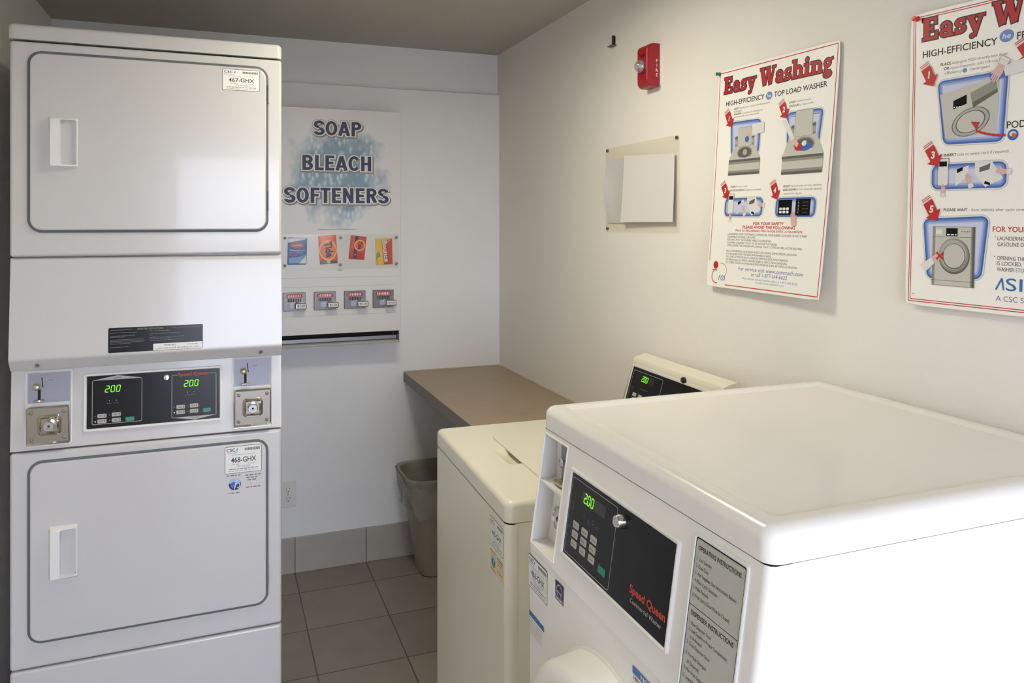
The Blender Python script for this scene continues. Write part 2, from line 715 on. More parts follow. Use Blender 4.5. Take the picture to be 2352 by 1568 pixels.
# ------------------------------------------------------------------ stickers shared by the machines
def service_sticker(b, M, x0, x1, y0, y1, code, lay=1):
    w, h = x1 - x0, y1 - y0
    b.poly(M, rr(x0, x1, y0, y1, .004), INK, lay)
    b.poly(M, rr(x0 + .0012, x1 - .0012, y0 + .0012, y1 - .0012, .003), PWHITE, lay + .5)
    l = lay + 1
    b.text(M, 'CSC', x0 + w * .05, y1 - h * .19, h * .105, INK, w=w * .23, bold=.02, lay=l)
    b.poly(M, [(x0 + w * .315, y1 - h * .17), (x0 + w * .335, y1 - h * .21), (x0 + w * .355, y1 - h * .12), (x0 + w * .335, y1 - h * .08)], TEAL, l)
    b.bars(M, x0 + w * .05, y1 - h * .26, w * .28, h * .03, LTGREY, l)
    for i in range(10):
        b.poly(M, rect(x0 + w * (.54 + .042 * i), x0 + w * (.54 + .042 * i) + w * .032, y1 - h * .19, y1 - h * .09), GREYINK, l)
    b.line(M, (x0 + w * .18, y1 - h * .32), (x0 + w * .83, y1 - h * .32), h * .018, LTGREY, l)
    b.text(M, code, x0 + w * .17, y0 + h * .40, h * .18, INK, w=w * .68, bold=.012, lay=l)
    b.bars(M, x0 + w * .21, y0 + h * .315, w * .2, h * .03, LTGREY, l)
    b.bars(M, x0 + w * .62, y0 + h * .315, w * .2, h * .03, LTGREY, l)
    b.text(M, '1-877-264-6622', x0 + w * .33, y0 + h * .215, h * .065, GREYINK, w=w * .36, lay=l)
    b.bars(M, x0 + w * .12, y0 + h * .14, w * .78, h * .03, GREYINK, l)
    b.bars(M, x0 + w * .10, y0 + h * .07, w * .80, h * .03, LTGREY, l)


def globe_sticker(b, M, x0, x1, y0, y1, lay=1, ground=None):
    w, h = x1 - x0, y1 - y0
    if ground:
        b.poly(M, rect(x0, x1, y0, y1), ground, lay - .5)
    b.bars(M, x0 + w * .02, y1 - h * .08, w * .44, h * .05, GREYINK, lay)
    cx, cy, r = x0 + w * .25, y0 + h * .50, h * .29
    b.poly(M, ell(cx, cy, r), NAVY, lay)
    b.poly(M, ell(cx, cy + r * .05, r * .95, n=20, a0=10, a1=170), BLUE3, lay + .5)
    b.poly(M, ell(cx - r * .15, cy - r * .1, r * .55, n=16), BLUE, lay + 1)
    b.line(M, (cx - r * .1, cy - r * .9), (cx + r * .3, cy + r * .85), r * .12, PWHITE, lay + 1.5)
    b.arc(M, cx + r * .5, cy - r * .2, r * .3, r * .4, -120, 150, r * .12, PWHITE, lay + 1.5, 10)
    b.bars(M, x0 + w * .08, y0 + h * .05, w * .34, h * .05, GREYINK, lay)
    for i, k in enumerate((.86, .74, .62)):
        b.bars(M, x0 + w * (.54 + .03 * i), y0 + h * k, w * (.44 - .1 * i), h * .055, GREYINK, lay)
    b.bars(M, x0 + w * .66, y0 + h * .42, w * .12, h * .04, mat('print_pink', (214, 160, 150)), lay)
    b.bars(M, x0 + w * .56, y0 + h * .26, w * .40, h * .055, mat('print_brick', (180, 96, 84)), lay)


def coin_mechanism(th, u0, u1, zb, zm, zt, wf, slot_u, lock_u, wface):
    """thing > coin_mechanism > slot plate, slide, coin box, lock; wface(z) is the console face"""
    b = MB()
    k = (wface(zt) - wface(zb)) / (zt - zb)
    S = SLOPE(wface(zb), zb, k)
    P = rr(u0, u1, zb, zt, .006, 3)
    b.stack(S, [(P, -.002), (P, .003), (inset(P, .003), .004), (inset(P, .005), .0005)], WHITE, cap1=True)
    cm = th.part('coin_mechanism', b)
    b = MB()
    b.slab(S, rect(u0 + .006, u1 - .006, zm + .004, zt - .006), .0006, .0022, ZINC)
    b.poly(S, [(slot_u + .004, zt - .018), (slot_u + .0065, zt - .018), (slot_u + .0095, zt - .044), (slot_u + .007, zt - .044)], DARK, .0026 / MB.LAY)
    b.arc(S, slot_u + .028, zt - .026, .011, .005, 0, 360, .0008, LTGREY, .0026 / MB.LAY)
    b.text(S, '25c', slot_u + .021, zt - .0285, .0055, GREYINK, lay=.0026 / MB.LAY)
    th.part('slot_plate', b, cm)
    b = MB()
    b.slab(S, rr(slot_u - .0035, slot_u + .0035, zm + .010, zm + .040, .002, 3), .0022, .0030, DARK)
    b.lathe(S @ Matrix.Translation((slot_u - .005, zm + .047, 0)), [(.004, .002), (.004, .010), (.008, .010), (.0085, .014), (.006, .018), (.002, .0195)], BRASS, 20)
    b.slab(S, rr(slot_u - .012, slot_u + .012, zm + .007, zm + .0125, .002, 3), .002, .012, STEEL, bev=.0015)
    b.lathe(S @ Matrix.Translation((slot_u, zm + .010, 0)), [(.004, .002), (.004, .013), (.001, .014)], BRASS, 14)
    th.part('coin_slide', b, cm)
    b = MB()
    S0, S = S, SLOPE(wface(zb) + .001, zb, -.10)
    P = rr(u0 + .005, u1 - .005, zb + .006, zm - .003, .004, 3)
    b.stack(S, [(P, .0006), (P, .006), (inset(P, .003), .008)], BOXMETAL)
    cx, cy = lock_u, zb + (zm - zb) * .53
    R = rr(cx - .026, cx + .026, cy - .026, cy + .026, .010, 4)
    b.stack(S, [(inset(R, -.002), .0078), (R, .0105), (inset(R, .004), .0125), (inset(R, .008), .0095)], BOXMETAL)
    for sx in (u0 + .017, u1 - .017):
        for sy in (zb + .022, zm - .016):
            b.lathe(S @ Matrix.Translation((sx, sy, 0)), [(.005, .0078), (.0045, .0105), (.0025, .012), (.0005, .0124)], STEEL, 14)
    P2 = rr(u0 + .006, u1 - .006, zb + .004, zb + .014, .002, 3)
    b.extr([(wface(zb) - .004, zb + .016), (wface(zb) - .0125, zb + .006), (wface(zb) - .0125, zb + .004), (wface(zb) - .002, zb + .004)], u0 + .006, u1 - .006, CHROME)
    th.part('coin_box', b, cm)
    b = MB()
    b.lathe(S @ Matrix.Translation((cx, cy, 0)), [(.014, .009), (.014, .019), (.012, .022), (.006, .022), (.0055, .019)], CHROME, 24)
    b.lathe(S @ Matrix.Translation((cx, cy, 0)), [(.003, .0195), (.0025, .0202)], DARK, 12)
    th.part('lock', b, cm)


# ------------------------------------------------------------------ stacked dryer
def build_dryer():
    F = Frame(-.5116, 2.3537, .0164)
    W, D = .686, .72
    t = Thing('stacked_dryer', 'tall white double stacked coin dryer standing at the left of the narrow room', 'dryer', F, (W / 2, D / 2, 0))
    b = MB()
    b.box(.004, W - .004, .03, D, .03, 2.036, ENAMEL, bev=.004)
    b.box(.03, W - .03, .05, D - .05, 0.0, .031, BLACKP)
    t.part('cabinet', b)
    b = MB()
    b.slab(TOP(), rr(-.0035, W, -.004, D, .014), 2.0395, 2.0812, ENAMEL, bev=.012, seg=5)
    t.part('top_panel', b)

    def face_panel(name, z0, z1):
        b = MB()
        b.slab(FRONT(.03), rr(0, W, z0, z1, .008), 0, .030, ENAMEL, bev=.008, seg=4)
        t.part(name, b)
    face_panel('front_panel', 1.4665, 2.0355)
    face_panel('front_panel', .3785, .9490)
    face_panel('base_panel', .03, .3750)

    def door(z0, z1, hz0, hz1, code, sx0, sx1, sz0, sz1, globe, hinges):
        u0, u1 = .0436, .6453
        b = MB()
        P = rr(u0, u1, z0, z1, .032, 8)
        b.slab(FRONT(), inset(P, .0035), .001, .0085, ENAMEL, bev=.004)
        d = t.part('door', b)
        b = MB()
        b.stack(FRONT(), [(inset(P, -.003), -.001), (inset(P, -.003), .0028), (inset(P, -.0015), .004), (inset(P, .004), .004)], GASKET, cap1=False)
        t.part('gasket', b, d, label='grey rubber gasket round the dryer door')
        b = MB()
        O = rr(.0895, .1588, hz0, hz1, .004, 3)
        A = rr(.0965, .1580, hz0 + .006, hz1 - .006, .004, 3)
        B = rr(.1180, .1560, hz0 + .010, hz1 - .008, .005, 3)
        C = rr(.1195, .1550, hz0 + .012, hz1 - .010, .005, 3)
        fa = lambda p: .0085 + .016 * (1 - max(0, (p[0] - .118) / .042) * .55)
        b.stack(FRONT(), [(O, .008), (A, fa), (B, lambda p: fa(p) - .0005), (C, lambda p: -.004 + .013 * (p[0] - .118) / .036)], WHITE, ms=[WHITE, WHITE, POCKET], cm=POCKET)
        t.part('handle', b, d)
        for h0, h1 in hinges:
            b = MB()
            b.slab(FRONT(), rr(u1 + .0005, u1 + .0045, h0, h1, .001, 2), .002, .0075, STEEL, bev=.001)
            t.part('hinge', b, d, label='small worn metal hinge on the right edge')
        b = MB()
        M = FRONT(-.0085)
        service_sticker(b, M, sx0, sx1, sz0, sz1, code)
        t.part('service_sticker', b, d, label='white service sticker reading ' + code, wn=False)
        if globe:
            b = MB()
            globe_sticker(b, M, .531, .629, .776, .834)
            t.part('company_sticker', b, d, label='clear sticker with a round blue logo', wn=False)
    door(1.5332, 2.0085, 1.7014, 1.8386, '467-GHX', .5215, .6235, 1.937, 1.998, False, ((1.905, 1.96), (1.592, 1.650)))
    door(.4460, .9235, .6074, .7498, '468-GHX', .528, .629, .8365, .9145, True, ((.80, .86), (.500, .556)))

    # middle panel, leaning out at its foot, with a turned-under lip
    b = MB()
    pr = [(.03, 1.4635), (.012, 1.4635), (.0085, 1.4620), (.0065, 1.4585)]
    for k in range(7):
        a = k / 6
        pr.append((.0055 - .0235 * a, 1.45 - .245 * a))
    pr += [(-.0185, 1.2000), (-.0178, 1.1960), (-.0155, 1.1925), (.004, 1.1675), (.007, 1.1660), (.03, 1.1660)]
    b.extr(pr, 0.0012, W - .0012, ENAMEL)
    ap = t.part('access_panel', b, angle=50)
    k = (.0055 + .018) / (1.45 - 1.205)
    S = SLOPE(-.018, 1.205, k)
    b = MB()
    b.poly(S, rr(.2319, .4701, 1.2035, 1.2705, .003), BLACK, 1)
    l = 2
    b.text(S, 'OPERATING INSTRUCTIONS', .302, 1.2625, .0046, GREYINK, w=.066, bold=.02, lay=l)
    for x0, y, w in ((.236, 1.256, .066), (.236, 1.2475, .062), (.236, 1.2445, .036), (.236, 1.237, .084), (.236, 1.2335, .086), (.236, 1.230, .082), (.236, 1.2265, .05), (.236, 1.2175, .045),
                     (.333, 1.257, .052), (.333, 1.2495, .08), (.333, 1.2455, .009), (.333, 1.2395, .088), (.333, 1.236, .055), (.333, 1.231, .085), (.39, 1.264, .077), (.236, 1.2635, .055)):
        b.bars(S, x0, y, w, .0011, GREYINK, l, .006)
    b.poly(S, rect(.3430, .4690, 1.2045, 1.2225), PWHITE, l)
    b.text(S, 'IMPORTANT', .370, 1.2150, .0042, INK, w=.03, lay=l + 1)
    b.bars(S, .430, 1.2165, .026, .0012, GREYINK, l + 1, .005)
    b.text(S, 'CLEAN LINT FILTER BEFORE EACH LOAD', .348, 1.2075, .0034, INK, w=.112, lay=l + 1)
    t.part('instruction_label', b, ap, label='black instruction label with a white strip at its corner', wn=False)
    SL = SLOPE(-.0155, 1.1925, -.78)
    for u, z in ((.0635, 1.180), (.6265, 1.181)):
        b = MB()
        M = SL @ Matrix.Translation((u, z, 0))
        b.lathe(M, [(.0125, .0), (.0118, .0006), (.0070, .0010), (.0060, .0006), (.0045, .0010), (.0040, .0030), (.001, .0036)], ENAMEL, 20, ms=[ENAMEL] * 3 + [STEEL] * 3)
        t.part('screw', b, ap)

    # console
    wf = lambda z: .004 + .016 * (z - .952) / .214
    b = MB()
    b.extr([(.03, .9525), (.008, .9525), (.005, .954), (.0045, .957), (wf(1.1665), 1.1665), (.03, 1.1665)], .0005, W - .0005, ENAMEL)
    con = t.part('console', b)
    K = (wf(1.16) - wf(.96)) / .2
    S = SLOPE(wf(.96), .96, K)
    b = MB()
    P = rr(.1695, .5220, .9895, 1.1450, .006, 4)
    b.stack(S, [(P, -.001), (P, .004), (inset(P, .002), .0055), (inset(P, .0055), .0055), (inset(P, .0075), .0015)], WHITE, ms=[WHITE] * 4)
    bz = t.part('control_panel', b)
    b = MB()
    M = SLOPE(wf(.96) - .0019, .96, K)
    b.poly(M, rect(.1775, .5165, .9955, 1.1395), BLACK, 0)
    # upper dryer field, left
    b.frame_line(M, rr(.190, .3135, 1.007, 1.1265, .004, 3), .0012, LTGREY, 1)
    b.poly(M, [(.194, 1.1265), (.311, 1.1265), (.2525, 1.1365)], LTGREY, 1)
    b.text(M, 'UPPER', .2525, 1.1278, .0042, INK, align='C', w=.020, lay=2)
    b.frame_line(M, rr(.3885, .5060, 1.007, 1.1265, .004, 3), .0012, LTGREY, 1)
    b.poly(M, [(.391, 1.0075), (.450, .9985), (.5035, 1.0075)], LTGREY, 1)
    b.text(M, 'LOWER', .449, 1.0015, .0042, INK, align='C', w=.022, lay=2)
    b.poly(M, rect(.404, .488, 1.122, 1.131), BLACK, 1.5)
    b.text(M, 'Speed Queen', .405, 1.1225, .0088, LOGORED, w=.080, bold=.025, lay=2)
    for ox, dy in ((0, 0), (.1975, .007)):
        for i, (x, z) in enumerate(((.232, 1.057), (.249, 1.057))):
            b.poly(M, ell(x + ox, z + dy + .012, .0012, n=8), LTGREY, 1)
            b.bars(M, x + ox - .006, z + dy + .004, .012, .0012, GREYINK, 1, .003)
    t.part('overlay', b, bz, wn=False, label='black printed control overlay')
    for (dx, dz) in ((.2215, 1.0925), (.4205, 1.0925)):
        b = MB()
        b.seg7(M, '200', dx, dz, .0165, GREEN_LED, 2)
        t.part('display', b, bz, wn=False, label='lit green digits reading 200')
    for ox, dz in ((0, 0), (.1975, .0070)):
        for i, (x, z) in enumerate(((.2035, 1.0245), (.2385, 1.0255), (.2035, 1.0100), (.2385, 1.0105))):
            b = MB()
            b.slab(M, rr(x + ox, x + ox + .022, z + dz, z + dz + .0105, .002, 3), .0004, .0012, KEY)
            b.poly(M, rect(x + ox + .004, x + ox + .014, z + dz + .003, z + dz + .008), STONE2, .0016 / MB.LAY)
            b.line(M, (x + ox + .018, z + dz + .002), (x + ox + .018, z + dz + .009), .0014, INK, .0016 / MB.LAY)
            t.part('key', b, bz)
            b = MB()
            b.poly(M, ell(x + ox - .0055, z + dz + .005, .0016 if i == 2 else .0010, n=10), GREEN_LED if i == 2 else LTGREY, 2)
            t.part('indicator', b, bz, wn=False)
        b = MB()
        b.slab(M, rr(.2725 + ox, .294 + ox, 1.010 + dz, 1.021 + dz, .004 if ox else .001, 4), .0004, .0014, GREEN_KEY)
        t.part('start_key', b, bz, label='green start key')
    b = MB()
    b.lathe(M @ Matrix.Translation((.375, 1.1215, 0)), [(.0085, .000), (.0085, .008), (.0065, .011), (.003, .0115)], CHROME, 20)
    t.part('console_lock', b, bz)
    coin_mechanism(t, .0335, .1430, .9630, 1.0725, 1.1615, 0, .0655, .092, wf)
    coin_mechanism(t, .5490, .6600, .9610, 1.0775, 1.1650, 0, .585, .604, wf)


build_dryer()


# ------------------------------------------------------------------ shared washer helpers
def wrapped_front(b, u0, u1, back, r, zs, fw, m, hole=None, ucuts=()):
    """front sheet with rounded vertical corners; fw(z) gives the front depth"""
    O = [(u0, back)]
    for i in range(7):
        a = PI - PI / 2 * i / 6
        O.append((u0 + r + r * math.cos(a), None if False else r - r * math.sin(a)))
    for c in ucuts:
        O.append((c, 0))
    for i in range(7):
        a = PI / 2 - PI / 2 * i / 6
        O.append((u1 - r + r * math.cos(a), r - r * math.sin(a)))
    O.append((u1, back))
    V = []
    for z in zs:
        V.append([b.bm.verts.new((u, (fw(z) + w) if k not in (0, len(O) - 1) else back + fw(z), z)) for k, (u, w) in enumerate(O)])
    for k in range(len(zs) - 1):
        for i in range(len(O) - 1):
            if hole:
                cu, cz = (O[i][0] + O[i + 1][0]) / 2, (zs[k] + zs[k + 1]) / 2
                if hole[0] < cu < hole[1] and hole[2] < cz < hole[3] and O[i][1] == 0 and O[i + 1][1] == 0:
                    continue
            b.face((V[k][i], V[k][i + 1], V[k + 1][i + 1], V[k + 1][i]), m)


# ------------------------------------------------------------------ front loading washer, near
def build_front_washer():
    F = Frame(.5994, 1.3913, -PI / 2)
    W, D = .664, .680
    t = Thing('front_load_washer', 'large white front loading washer in the near right corner of the view', 'washer', F, (W / 2, D / 2, 0))
    fc = lambda z: -.003 - .146 * (1.1565 - z)
    wl = fc(.931)
    b = MB()
    cw = lambda z: .0350 + fc(max(z, .931))
    b.extr([(D, .10), (D, 1.1555), (cw(1.1555), 1.1555), (cw(.931), .931), (cw(.931), .10)], .0012, W - .0012, CREAM)
    b.box(.02, W - .02, .05, D - .03, 0, .11, BLACKP)
    t.part('cabinet', b)
    # lid with a raised rim and a shallow tray
    b = MB()
    P = rr(-.002, W + .001, -.004, D, .020, 6)
    lv = [(P, 1.1575), (P, 1.182)]
    for i in range(1, 6):
        a = PI / 2 * i / 5
        lv.append((inset(P, .018 * (1 - math.cos(a))), 1.182 + .018 * math.sin(a)))
    lv += [(rri(-.002, W + .001, -.004, D, .020 + k, d, 6), z) for d, k, z in ((.030, .022, 1.2000), (.034, .024, 1.1992), (.040, .028, 1.1958), (.044, .030, 1.1950))]
    b.stack(TOP(), lv, CREAM, cap0=True)
    t.part('top_lid', b)
    # console sheet with the coin bay cut out
    bu0, bu1, bz0, bz1 = .0135, .1155, .9440, 1.1490
    b = MB()
    wrapped_front(b, 0, W, .034, .012, [.931, bz0, 1.058, bz1, 1.1560], fc, CREAM, hole=(.0125, bu1, bz0, bz1), ucuts=(bu0, bu1))
    con = t.part('console', b, angle=40)
    bb = lambda z: .020
    b = MB()
    e = .0002
    q = lambda u, z, k: (u, fc(z) + e if k == 0 else bb(z), z)
    quadface(b, [q(bu0, bz0, 0), q(bu0, bz0, 1), q(bu0, bz1, 1), q(bu0, bz1, 0)], WHITE)
    quadface(b, [q(bu1, bz0, 0), q(bu1, bz0, 1), q(bu1, bz1, 1), q(bu1, bz1, 0)], WHITE)
    quadface(b, [q(bu0, bz0, 0), q(bu1, bz0, 0), q(bu1, bz0, 1), q(bu0, bz0, 1)], CREAM)
    quadface(b, [q(bu0, bz1, 0), q(bu1, bz1, 0), q(bu1, bz1, 1), q(bu0, bz1, 1)], WHITE)
    quadface(b, [q(bu0, bz0, 1), q(bu1, bz0, 1), q(bu1, bz1, 1), q(bu0, bz1, 1)], WHITE)
    # bead round the mouth of the bay
    S = SLOPE(fc(1.0), 1.0, .146)
    MP = rr(bu0 - .004, bu1 + .004, bz0 - .006, bz1 + .001, .006, 3)
    b.stack(S, [(MP, 0), (inset(MP, .0015), .0018), (inset(MP, .0035), .0018), (inset(MP, .0045), -.001)], CREAM, cap1=False)
    b.extr([(fc(1.060) + .0005, 1.0560), (.020, 1.0560), (.020, 1.0605), (fc(1.060) + .0005, 1.0605)], bu0, bu1, CREAM)
    bay = t.part('coin_bay', b)
    b = MB()
    b.slab(FRONT(.020), rect(.040, bu1, 1.064, 1.145), .0005, .003, ZINC)
    b.poly(FRONT(.017), [(.0645, 1.143), (.067, 1.143), (.069, 1.066), (.0665, 1.066)], DARK, 1)
    t.part('slot_plate', b, bay)
    b = MB()
    b.lathe(FRONT(.017) @ Matrix.Translation((.066, 1.104, 0)), [(.004, 0), (.004, .010), (.0105, .011), (.0115, .0135), (.008, .016), (.001, .017)], CHROME, 22)
    t.part('coin_knob', b, bay)
    b = MB()
    b.slab(TOP(1.0605), rr(.048, .092, -.006, .018, .008, 4), .0045, .008, BRASS, bev=.0015)
    b.lathe(TOP(1.0605) @ Matrix.Translation((.066, .004, 0)), [(.009, .0005), (.008, .0045)], STEEL, 18)
    t.part('coin_slide', b, bay)
    b = MB()
    b.slab(FRONT(.020), rr(.050, bu1, .950, 1.052, .002, 2), .0005, .004, ZINC)
    t.part('coin_box', b, bay)
    b = MB()
    b.lathe(FRONT(.016) @ Matrix.Translation((.078, 1.002, 0)), [(.017, 0), (.019, .004), (.019, .018), (.0235, .020), (.0245, .023), (.0235, .0255), (.020, .0255), (.019, .0235)], CHROME, 28)
    b.lathe(FRONT(.016) @ Matrix.Translation((.078, 1.002, 0)), [(.006, .0236), (.0055, .0245)], DARK, 14)
    t.part('lock', b, bay)

    # control panel
    b = MB()
    P = rr(.1440, .4915, .9690, 1.1212, .005, 4)
    b.stack(S, [(P, -.001), (P, .003), (inset(P, .002), .0048), (inset(P, .0048), .0048), (inset(P, .0066), .0012)], WHITE)
    cp = t.part('control_panel', b)
    M = SLOPE(fc(1.0) - .0016, 1.0, .146)
    b = MB()
    b.poly(M, rect(.1512, .4850, .9758, 1.1140), BLACK, 0)
    b.frame_line(M, rr(.1545, .3185, .9795, 1.1080, .005, 4), .0010, LTGREY, 1)
    b.text(M, 'Speed Queen', .3790, 1.0065, .0110, LOGORED, w=.098, bold=.03, lay=1)
    b.text(M, 'Commercial Washer', .3840, .9935, .0062, LTGREY, w=.086, lay=1)
    for x, z in ((.1665, 1.0665), (.1665, 1.058), (.214, 1.0600), (.230, 1.0560), (.246, 1.0600), (.262, 1.0560), (.164, 1.042), (.164, 1.026), (.164, 1.010)):
        b.bars(M, x - .004, z, .008, .0012, STONE3, 1, .003)
        b.bars(M, x - .004, z - .004, .007, .0012, STONE3, 1, .003)
    for z in (1.0225, 1.0065):
        b.line(M, (.160, z + .003), (.276, z), .0005, STONE3, .5)
    t.part('overlay', b, cp, wn=False, label='black overlay with red brand lettering')
    b = MB()
    b.poly(M, rect(.1985, .2820, 1.0770, 1.0965), SMOKE, 1)
    b.seg7(M, '2.00', .2045, 1.0785, .0155, GREEN_LED, 2)
    t.part('display', b, cp, wn=False, label='lit green digits reading 2.00')
    for c in range(3):
        for r_ in range(3):
            if (c, r_) == (2, 2):
                pass
            x, z = .1778 + .0330 * c, 1.0285 - .0155 * r_ - (0.0 if c else 0)
            b = MB()
            b.slab(M, rr(x, x + .0215, z, z + .0115, .002, 3), .0003, .0012, KEY)
            b.bars(M, x + .003, z + .0045, .015, .0018, STONE3, .0016 / MB.LAY, .004)
            t.part('key', b, cp)
    b = MB()
    b.slab(M, rr(.2812, .3045, .9945, 1.0060, .002, 3), .0003, .0014, GREEN_KEY)
    t.part('start_key', b, cp, label='green start key')
    b = MB()
    b.lathe(M @ Matrix.Translation((.3350, 1.0930, 0)), [(.0115, 0), (.0105, .009), (.0085, .0125), (.004, .0125), (.0035, .0115)], CHROME, 24)
    t.part('console_lock', b, cp)

    # instruction plate
    b = MB()
    P = rr(.5195, .6325, .9360, 1.1455, .006, 4)
    b.stack(S, [(P, -.001), (P, .002), (inset(P, .0015), .003), (inset(P, .0035), .003), (inset(P, .0045), .001)], WHITE)
    ip = t.part('instruction_plate', b)
    b = MB()
    M = SLOPE(fc(1.0) - .0013, 1.0, .146)
    b.poly(M, rr(.5240, .6280, .9405, 1.1410, .004, 4), BLACK, 0)
    b.poly(M, rr(.5256, .6264, .9421, 1.1394, .003, 4), LABELGREY, 1)
    l = 2
    b.text(M, 'OPERATING INSTRUCTIONS', .5310, 1.1262, .0056, INK, w=.089, bold=.02, lay=l)
    for i, s_ in enumerate(('1. Load Laundry', '2. Close Door', '3. Add Supplies (See Instructions Below)', '4. Make Cycle Selection', '5. Make Payment', '6. Press Start (Door Must be Closed)')):
        b.text(M, s_, .5300, 1.1130 - .0092 * i, .0046, INK, w=.00215 * len(s_), lay=l)
    b.line(M, (.5256, 1.0555), (.6264, 1.0555), .0009, INK, l)
    b.text(M, 'DISPENSER INSTRUCTIONS', .5310, 1.0440, .0056, INK, w=.089, bold=.02, lay=l)
    for i, s_ in enumerate(('1. Open Dispenser Door', '2. Load Supplies in Proper Compartment', '    as Indicated', '3. Close Dispenser Door')):
        b.text(M, s_, .5300 + (.005 if s_[0] == ' ' else 0), 1.0320 - .0085 * i, .0044, INK, w=.00215 * len(s_.strip()), lay=l)
    for i, s_ in enumerate(('A. Pre-Wash Detergent', '(if Desired)', 'B. Main Wash Detergent', 'C. Liquid Softener')):
        b.text(M, s_, .5300 + (.005 if s_[0] == '(' else 0), .9935 - .0095 * i, .0044, INK, w=.00215 * len(s_), lay=l)
    b.frame_line(M, rr(.595, .620, .955, .975, .003), .0008, INK, l)
    t.part('instruction_label', b, ip, wn=False, label='grey label with black operating instructions')

    # lower front with a soft step under the console
    b = MB()
    fl = lambda z: wl - .0005 if z < .90 else (wl + .0012 if z > .9265 else wl - .0005 + .0017 * (z - .90) / .0265)
    wrapped_front(b, 0, W, .034 - wl, .012, [.10, .5, .88, .90, .905, .91, .915, .92, .9265, .9300], fl, CREAM)
    t.part('front_panel', b, angle=40)
    wp = wl - .0005
    # door: protruding ring round a bowl
    b = MB()
    M = FRONT(wp) @ Matrix.Translation((.332, .664, 0))
    b.lathe(M, [(.2125, -.001), (.2125, .003), (.2085, .004), (.206, .020), (.2035, .046), (.200, .055), (.194, .061), (.185, .0645), (.172, .066), (.150, .064), (.143, .060), (.139, .052), (.134, .030), (.128, .012)], CREAM, 72)
    d = t.part('door', b, angle=40)
    b = MB()
    b.lathe(M, [(.1295, .012), (.127, .026), (.110, .034), (.075, .028), (.04, .018), (.005, .015)], mat('door_glass', (60, 64, 70), 0.06), 48)
    t.part('door_bowl', b, d)
    b = MB()
    b.slab(FRONT(wp), rr(.524, .548, .60, .72, .008), .050, .068, WHITE, bev=.004)
    t.part('handle', b, d)
    # stickers
    M = FRONT(wp)
    b = MB(); service_sticker(b, M, .0030, .0955, .8540, .9165, '466-GHX')
    t.part('service_sticker', b, label='white service sticker reading 466-GHX', wn=False)
    b = MB()
    b.poly(M, rect(.1315, .1662, .8860, .9195), NAVY, 1)
    b.poly(M, rect(.1315, .1662, .8860, .8955), GREYINK, 2)
    b.arc(M, .1488, .905, .0115, .0105, 20, 380, .0012, PWHITE, 2)
    b.text(M, 'energy', .1390, .9005, .0050, PWHITE, w=.02, shear=.2, lay=3)
    b.bars(M, .135, .889, .027, .002, PWHITE, 3, .008)
    t.part('energy_sticker', b, label='small dark blue energy rating sticker', wn=False)
    b = MB()
    b.poly(M, rect(.0070, .0797, .7980, .8080), STICKBLUE, 1)
    b.text(M, 'NOTICE', .030, .8005, .005, PBLUE2, w=.03, bold=.02, lay=2)
    for i in range(6):
        b.bars(M, .010, .792 - .005 * i, .062, .0016, LTGREY, 1)
    t.part('notice_sticker', b, label='notice sticker with a blue band at the far edge', wn=False)
    b = MB()
    b.poly(M, rect(.4065, .520, .8600, .9135), PWHITE, 1)
    b.poly(M, rect(.4065, .520, .9025, .9135), STICKBLUE, 2)
    b.text(M, 'NOTICE', .4300, .9048, .0066, PWHITE, w=.050, bold=.02, lay=3)
    b.text(M, 'HIGH EFFICIENCY', .4095, .8950, .0048, RED, w=.07, bold=.02, lay=3)
    for i in range(5):
        b.bars(M, .410, .888 - .005 * i, .09, .0016, GREYINK, 3)
    t.part('notice_sticker', b, label='notice sticker with a blue band below the control panel', wn=False)


build_front_washer()


